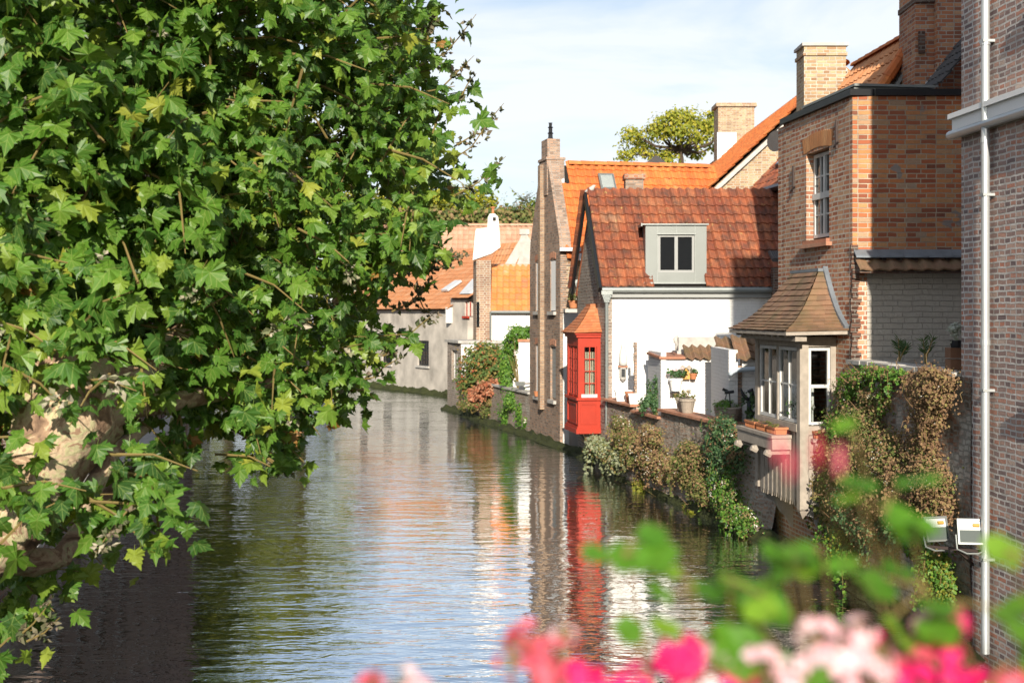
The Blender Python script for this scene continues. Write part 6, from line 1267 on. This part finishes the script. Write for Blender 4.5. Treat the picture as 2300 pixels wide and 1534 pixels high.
# petiole + blade
LV=LEAF_V+[(-.012,0,0),(.012,0,0),(.008,-.38,-.05),(-.008,-.38,-.05)]; k_=len(LEAF_V); LF=LEAF_F+[(k_,k_+1,k_+2),(k_,k_+2,k_+3)]
Pt,Nn,Tt,Ss,RN=map(np.array,(Pt,Nn,Tt,Ss,RN)); UVV=np.array(LV); which=rng.integers(0,3,len(Pt)); Vs=[];Fs=[];Us=[];Rs=[];o_=0
for q in range(3):
    tv=np.array(LV); x_,y_=tv[:,0],tv[:,1]
    if q==1: tv[:,2]+=.35*np.abs(x_)+.12*np.sin(5*x_)-.25*y_*y_
    if q==2: tv[:,2]+=-.45*x_*x_+.22*x_+.25*y_*(1-y_); tv[:,0]*=.86
    m_=which==q; Z=nrm(Nn[m_]); Y_=nrm(Tt[m_]-(Tt[m_]*Z).sum(1)[:,None]*Z); X_=np.cross(Y_,Z); S_=Ss[m_][:,None,None]
    V_=(Pt[m_][:,None,:]+(X_[:,None,:]*tv[None,:,0:1]+Y_[:,None,:]*tv[None,:,1:2]+Z[:,None,:]*tv[None,:,2:3])*S_).reshape(-1,3)
    F_=(np.array(LF)[None]+(np.arange(m_.sum())*len(tv))[:,None,None]).reshape(-1,3)
    Vs.append(V_); Fs.append(F_+o_); o_+=len(V_); Us.append(UVV[F_.ravel()%len(tv),:2]); Rs.append(np.repeat(RN[m_],len(LF)))
me=bpy.data.meshes.new('crown'); me.from_pydata((np.concatenate(Vs)-np.array(OFF[t])).tolist(),[],np.concatenate(Fs).tolist())
me.attributes.new('rnd','FLOAT','FACE').data.foreach_set('value',np.concatenate(Rs).astype(np.float32))
me.uv_layers.new(name='UVMap').data.foreach_set('uv',np.concatenate(Us).astype(np.float32).ravel()); me.materials.append(M['leaf']); link(me,'crown',t,OFF[t])
# shrivelled, mildewed shoots
CUR_V=[(0,0,0),(.35,.35,.25),(0,1,.35),(-.35,.35,.25),(0,.45,-.12)]; CUR_F=[(0,1,4),(1,2,4),(2,3,4),(3,0,4)]
CUR_F=[(a,b,c) for a,b,c in CUR_F]
pal+=[(tuple(P(240,1215,7.5)),(.05,.05,.05)),(tuple(P(235,1235,7.5)),(.05,.04,.03)),(tuple(P(640,1052,9.4)),(.06,.04,.03))]
blobleaves('mildewed_shoots',M['leaf_pale'],pal,1700,.052,t,clump=6,spread=.35,up=.3,face=(0,-.6,.2),tmpl=(CUR_V,CUR_F),shell=.2)
tips=[((940,150,10.4),(1000,120,10.4),(1035,80,10.4),(1070,32,10.4)),((990,200,10.5),(1030,160,10.5),(1065,125,10.5)),((1030,230,10.5),(1050,190,10.5),(1070,165,10.5)),((960,90,10.4),(965,60,10.4),(975,40,10.4)),
((1000,370,10.6),(1060,330,10.6),(1100,270,10.6),(1132,232,10.6)),((1020,330,10.6),(1070,300,10.6),(1100,300,10.6)),((1020,440,10.6),(1075,410,10.6),(1105,380,10.6),(1136,352,10.6)),((960,600,10.4),(1010,575,10.4),(1040,572,10.4)),((900,600,10.3),(970,610,10.3),(1010,590,10.3),(1050,570,10.3)),
((880,700,10.1),(920,680,10.1),(960,640,10.1),(985,622,10.1)),((860,800,10.0),(910,760,10.0),(950,725,10.0),(980,700,10.0)),((820,850,10.0),(870,820,10),(905,800,10)),((600,1030,9.4),(630,1052,9.4),(652,1058,9.4)),((300,1130,7.5),(250,1190,7.5),(215,1240,7.5)),((60,1440,8.4),(100,1420,8.4),(135,1385,8.4)),((930,640,10.2),(950,690,10.2),(975,712,10.2)),((40,1430,8.4),(75,1400,8.4),(115,1350,8.4))]
tm=MB(); Pt=[];Nn=[];Tt=[];Ss=[]
for tp in tips:
    pts=[P(*q) for q in tp]; tm.tube(pts,[.008]+[.005]*(len(pts)-2)+[.002],5,cap=False)
    for i in range(len(pts)-1):
        for k in range(7):
            q=pts[i].lerp(pts[i+1],rs.random())+Vector((rs.gauss(0,.02),rs.gauss(0,.02),rs.gauss(0,.02)))
            for m in range(2):
                Pt.append(q); Nn.append(Vector((rs.gauss(0,1),rs.gauss(-.5,1),rs.gauss(0,1)))); Tt.append(Vector((rs.gauss(.2,.8),rs.gauss(0,.6),rs.gauss(.2,.8)))); Ss.append(rs.uniform(.03,.075)*(1-.35*i/len(pts)))
tm.build('tip_twigs',M['twig'],t)
scatter('curled_tip_leaves',M['leaf_curl'],np.array(Pt),np.array(Nn),np.array(Tt),np.array(Ss),CUR_V,CUR_F,t)

# ================================================================ BRIDGE PARAPET, PLANTER AND GERANIUMS (out of focus)
t=thing('bridge_parapet','brick bridge parapet just below the camera with a stone coping','parapet',(0,.9,0))
mb=MB(); mb.box(-9,9.2,.72,1.0,1.8,3.0); mb.build('wall',M['brick_brown'],t); mb=MB(); mb.box(-9,9.2,.68,1.04,3.001,3.1); mb.build('coping',M['stone'],t)
mb=MB(); mb.box(-12,12,-6,.70,1.6,2.4); mb.build('bridge_deck',M['paving'],None,(0,-3,1.6),kind='structure')
t=thing('planter_box','long dark planter box on the bridge parapet holding the geraniums','planter',(.55,1.3,3.05))
mb=MB(); mb.box(-.45,1.75,1.08,1.09,3.02,3.3); mb.box(-.45,1.75,1.49,1.5,3.02,3.3); mb.box(-.45,1.75,1.091,1.489,3.02,3.04); mb.box(-.45,-.44,1.091,1.489,3.041,3.3); mb.box(1.74,1.75,1.091,1.489,3.041,3.3); mb.build('box',M['wood'],t)
mb=MB(); mb.box(-.43,1.73,1.1,1.48,3.05,3.26); mb.build('soil',M['soil'],t)
GV=[(0,.35,.0)]+[(.5*math.sin(a)*(1+.12*math.cos(5*a)) ,.45-.5*math.cos(a)*(1+.10*math.cos(5*a)),.06*math.cos(3*a)+.08) for a in np.linspace(.25,2*PI-.25,19)]
GF=[(0,i,i+1) for i in range(1,19)]+[(0,19,1)]
PV=[(0,0,0),(.35,.4,.08),(.38,.8,.16),(0,1.0,.12),(-.38,.8,.16),(-.35,.4,.08)]; PF=[(0,1,2),(0,2,3),(0,3,4),(0,4,5)]
def geranium(lab,root,leafs,umbels,buds=()):
    root=Vector(root); t=thing('geranium',lab,'flower',root,'geraniums in the bridge planter'); st=MB()
    Pt=[];Nn=[];Tt=[];Ss=[]
    for px,py,Y,n,sp,sz in leafs:
        n=max(1,round(n*.4)); sz*=.95; Y*=.86
        c=P(px,py,Y); st.tube([root+Vector((random.uniform(-.04,.04),0,0)),root.lerp(c,.55)+Vector((.02,0,.02)),c],[.0018,.0014,.001],6)
        for k in range(n):
            q=c+Vector((random.gauss(0,sp),random.gauss(0,sp*.6),random.gauss(0,sp*.7))); st.tube([c,q],.0015,4)
            Pt.append(q); Nn.append(Vector((random.gauss(0,.4),-.5+random.gauss(0,.3),.9))); Tt.append(Vector((random.gauss(0,.8),-.4,random.gauss(-.2,.4)))); Ss.append(sz*random.uniform(.75,1.2))
    if Pt: scatter('leaves',M['leaf_geranium'],np.array(Pt),np.array(Nn),np.array(Tt),np.array(Ss),GV,GF,t)
    for px,py,Y,r_,n,mat,ps in umbels:
        py+=6; Y*=.88; r_*=.8; n=max(6,int(n*.7)); ps*=.72
        c=P(px,py,Y); st.tube([root+Vector((random.uniform(-.03,.03),0,0)),root.lerp(c,.6)+Vector((0,.01,.01)),c],[.002,.0017,.0014],6)
        Pt=[];Nn=[];Tt=[];Ss=[]; d_=nrm(rng.normal(size=(n,3))+np.array([0,-.3,.35]))
        for k in range(n):
            q=c+Vector(d_[k])*r_; nv=Vector(d_[k]); st.tube([c-Vector((0,0,r_*.3)),q],.0012,4)
            u=nv.cross(Vector((.3,.1,1))).normalized(); v=nv.cross(u)
            for m in range(5):
                a=m*2*PI/5+k; Pt.append(q); Tt.append(u*math.cos(a)+v*math.sin(a)); Nn.append(nv); Ss.append(ps)
        scatter('blossom',mat,np.array(Pt),np.array(Nn),np.array(Tt),np.array(Ss),PV,PF,t)
    for px,py,Y,mat in buds:
        c=P(px,py,Y); st.tube([root,root.lerp(c,.6)+Vector((.01,0,.0)),c],[.0012,.0006,.0004],6)
        bm_=MB(); bm_.lathe(c,[(.0008,-.004),(.002,0),(.0026,.006),(.002,.012),(.0008,.016)],8); bm_.build('bud',mat,t)
    st.build('stem',M['twig'],t)
mg,mp_,mr=M['petal_magenta'],M['petal_pink'],M['petal_red']
geranium('pale pink blossoms low at the far left of the blurred geraniums',(-.15,1.3,3.26),[(830,1570,1.3,3,.02,.04)],[(905,1520,1.3,.016,9,mp_,.011),(840,1545,1.3,.02,10,mr,.011),(940,1560,1.3,.02,9,mp_,.012)])
geranium('loose rose red geranium head left of the water reflection of the red oriel',(.02,1.32,3.26),[(1180,1600,1.3,4,.03,.045)],[(1195,1440,1.32,.028,16,mr,.013),(1250,1490,1.3,.03,16,mr,.013),(1150,1475,1.3,.02,8,mr,.009),(1265,1420,1.3,.012,6,mp_,.011),(1210,1525,1.28,.03,16,mr,.014),(1300,1540,1.28,.03,18,mg,.014),(1370,1545,1.28,.028,16,mg,.013)])
geranium('magenta geranium with a large half open head beside pale pink petals',(.18,1.3,3.26),[(1400,1245,1.3,7,.016,.035),(1375,1280,1.3,3,.015,.03),(1440,1460,1.3,5,.022,.035),(1560,1320,1.32,8,.03,.036),(1640,1300,1.32,6,.025,.034)],[(1530,1468,1.25,.02,18,mg,.018),(1515,1490,1.25,.016,12,mg,.018),(1600,1490,1.25,.018,12,mp_,.016),(1450,1540,1.28,.028,16,mg,.013),(1570,1530,1.26,.026,16,mp_,.014)])
geranium('geranium with big green leaf clump above the pale pink blossoms',(.32,1.34,3.26),[(1700,1400,1.35,18,.03,.045),(1690,1340,1.35,8,.02,.04),(1740,1450,1.35,10,.03,.04),(1800,1250,1.3,5,.02,.032),(1760,1270,1.3,4,.015,.03),(1850,1235,1.3,4,.015,.03)],[(1700,1500,1.25,.026,16,mp_,.014),(1780,1500,1.25,.026,16,mp_,.014),(1640,1540,1.25,.026,14,mg,.013)],[(1750,1030,.8,mr),(1775,1065,.8,mr)])
geranium('tall pale pink geranium in front of the terrace wall reflection',(.45,1.3,3.26),[(1925,1100,1.3,6,.014,.032),(1990,1140,1.3,8,.018,.036),(2050,1195,1.3,6,.014,.034),(1915,960,1.3,2,.006,.02),(1950,1260,1.34,3,.012,.03)],[(1835,1420,1.27,.020,14,mp_,.013),(1880,1470,1.27,.028,18,mp_,.014),(1930,1420,1.27,.018,12,mp_,.012),(1950,1480,1.27,.028,18,mp_,.014),(1990,1450,1.27,.022,14,mg,.012),(1860,1535,1.25,.03,18,mp_,.014),(1960,1540,1.25,.03,18,mp_,.014)],[(1835,1035,.8,mr),(1885,1055,.8,mr)])
geranium('magenta and green geranium at the right end near the drainpipe',(.62,1.3,3.26),[(2080,1320,1.3,8,.03,.038),(2150,1350,1.3,8,.025,.036),(2120,1400,1.32,6,.025,.034),(2260,1240,1.25,6,.02,.036),(2280,1420,1.25,10,.03,.036),(2240,1500,1.25,6,.03,.034),(2070,1430,1.3,6,.03,.034)],[(2130,1490,1.25,.022,16,mg,.014),(2145,1392,1.27,.014,9,mg,.012),(2080,1400,1.27,.012,8,mp_,.011),(2060,1500,1.26,.024,14,mr,.013),(2050,1545,1.25,.028,16,mg,.014),(2200,1550,1.25,.024,14,mg,.013),(2280,1545,1.22,.024,14,mr,.013)])
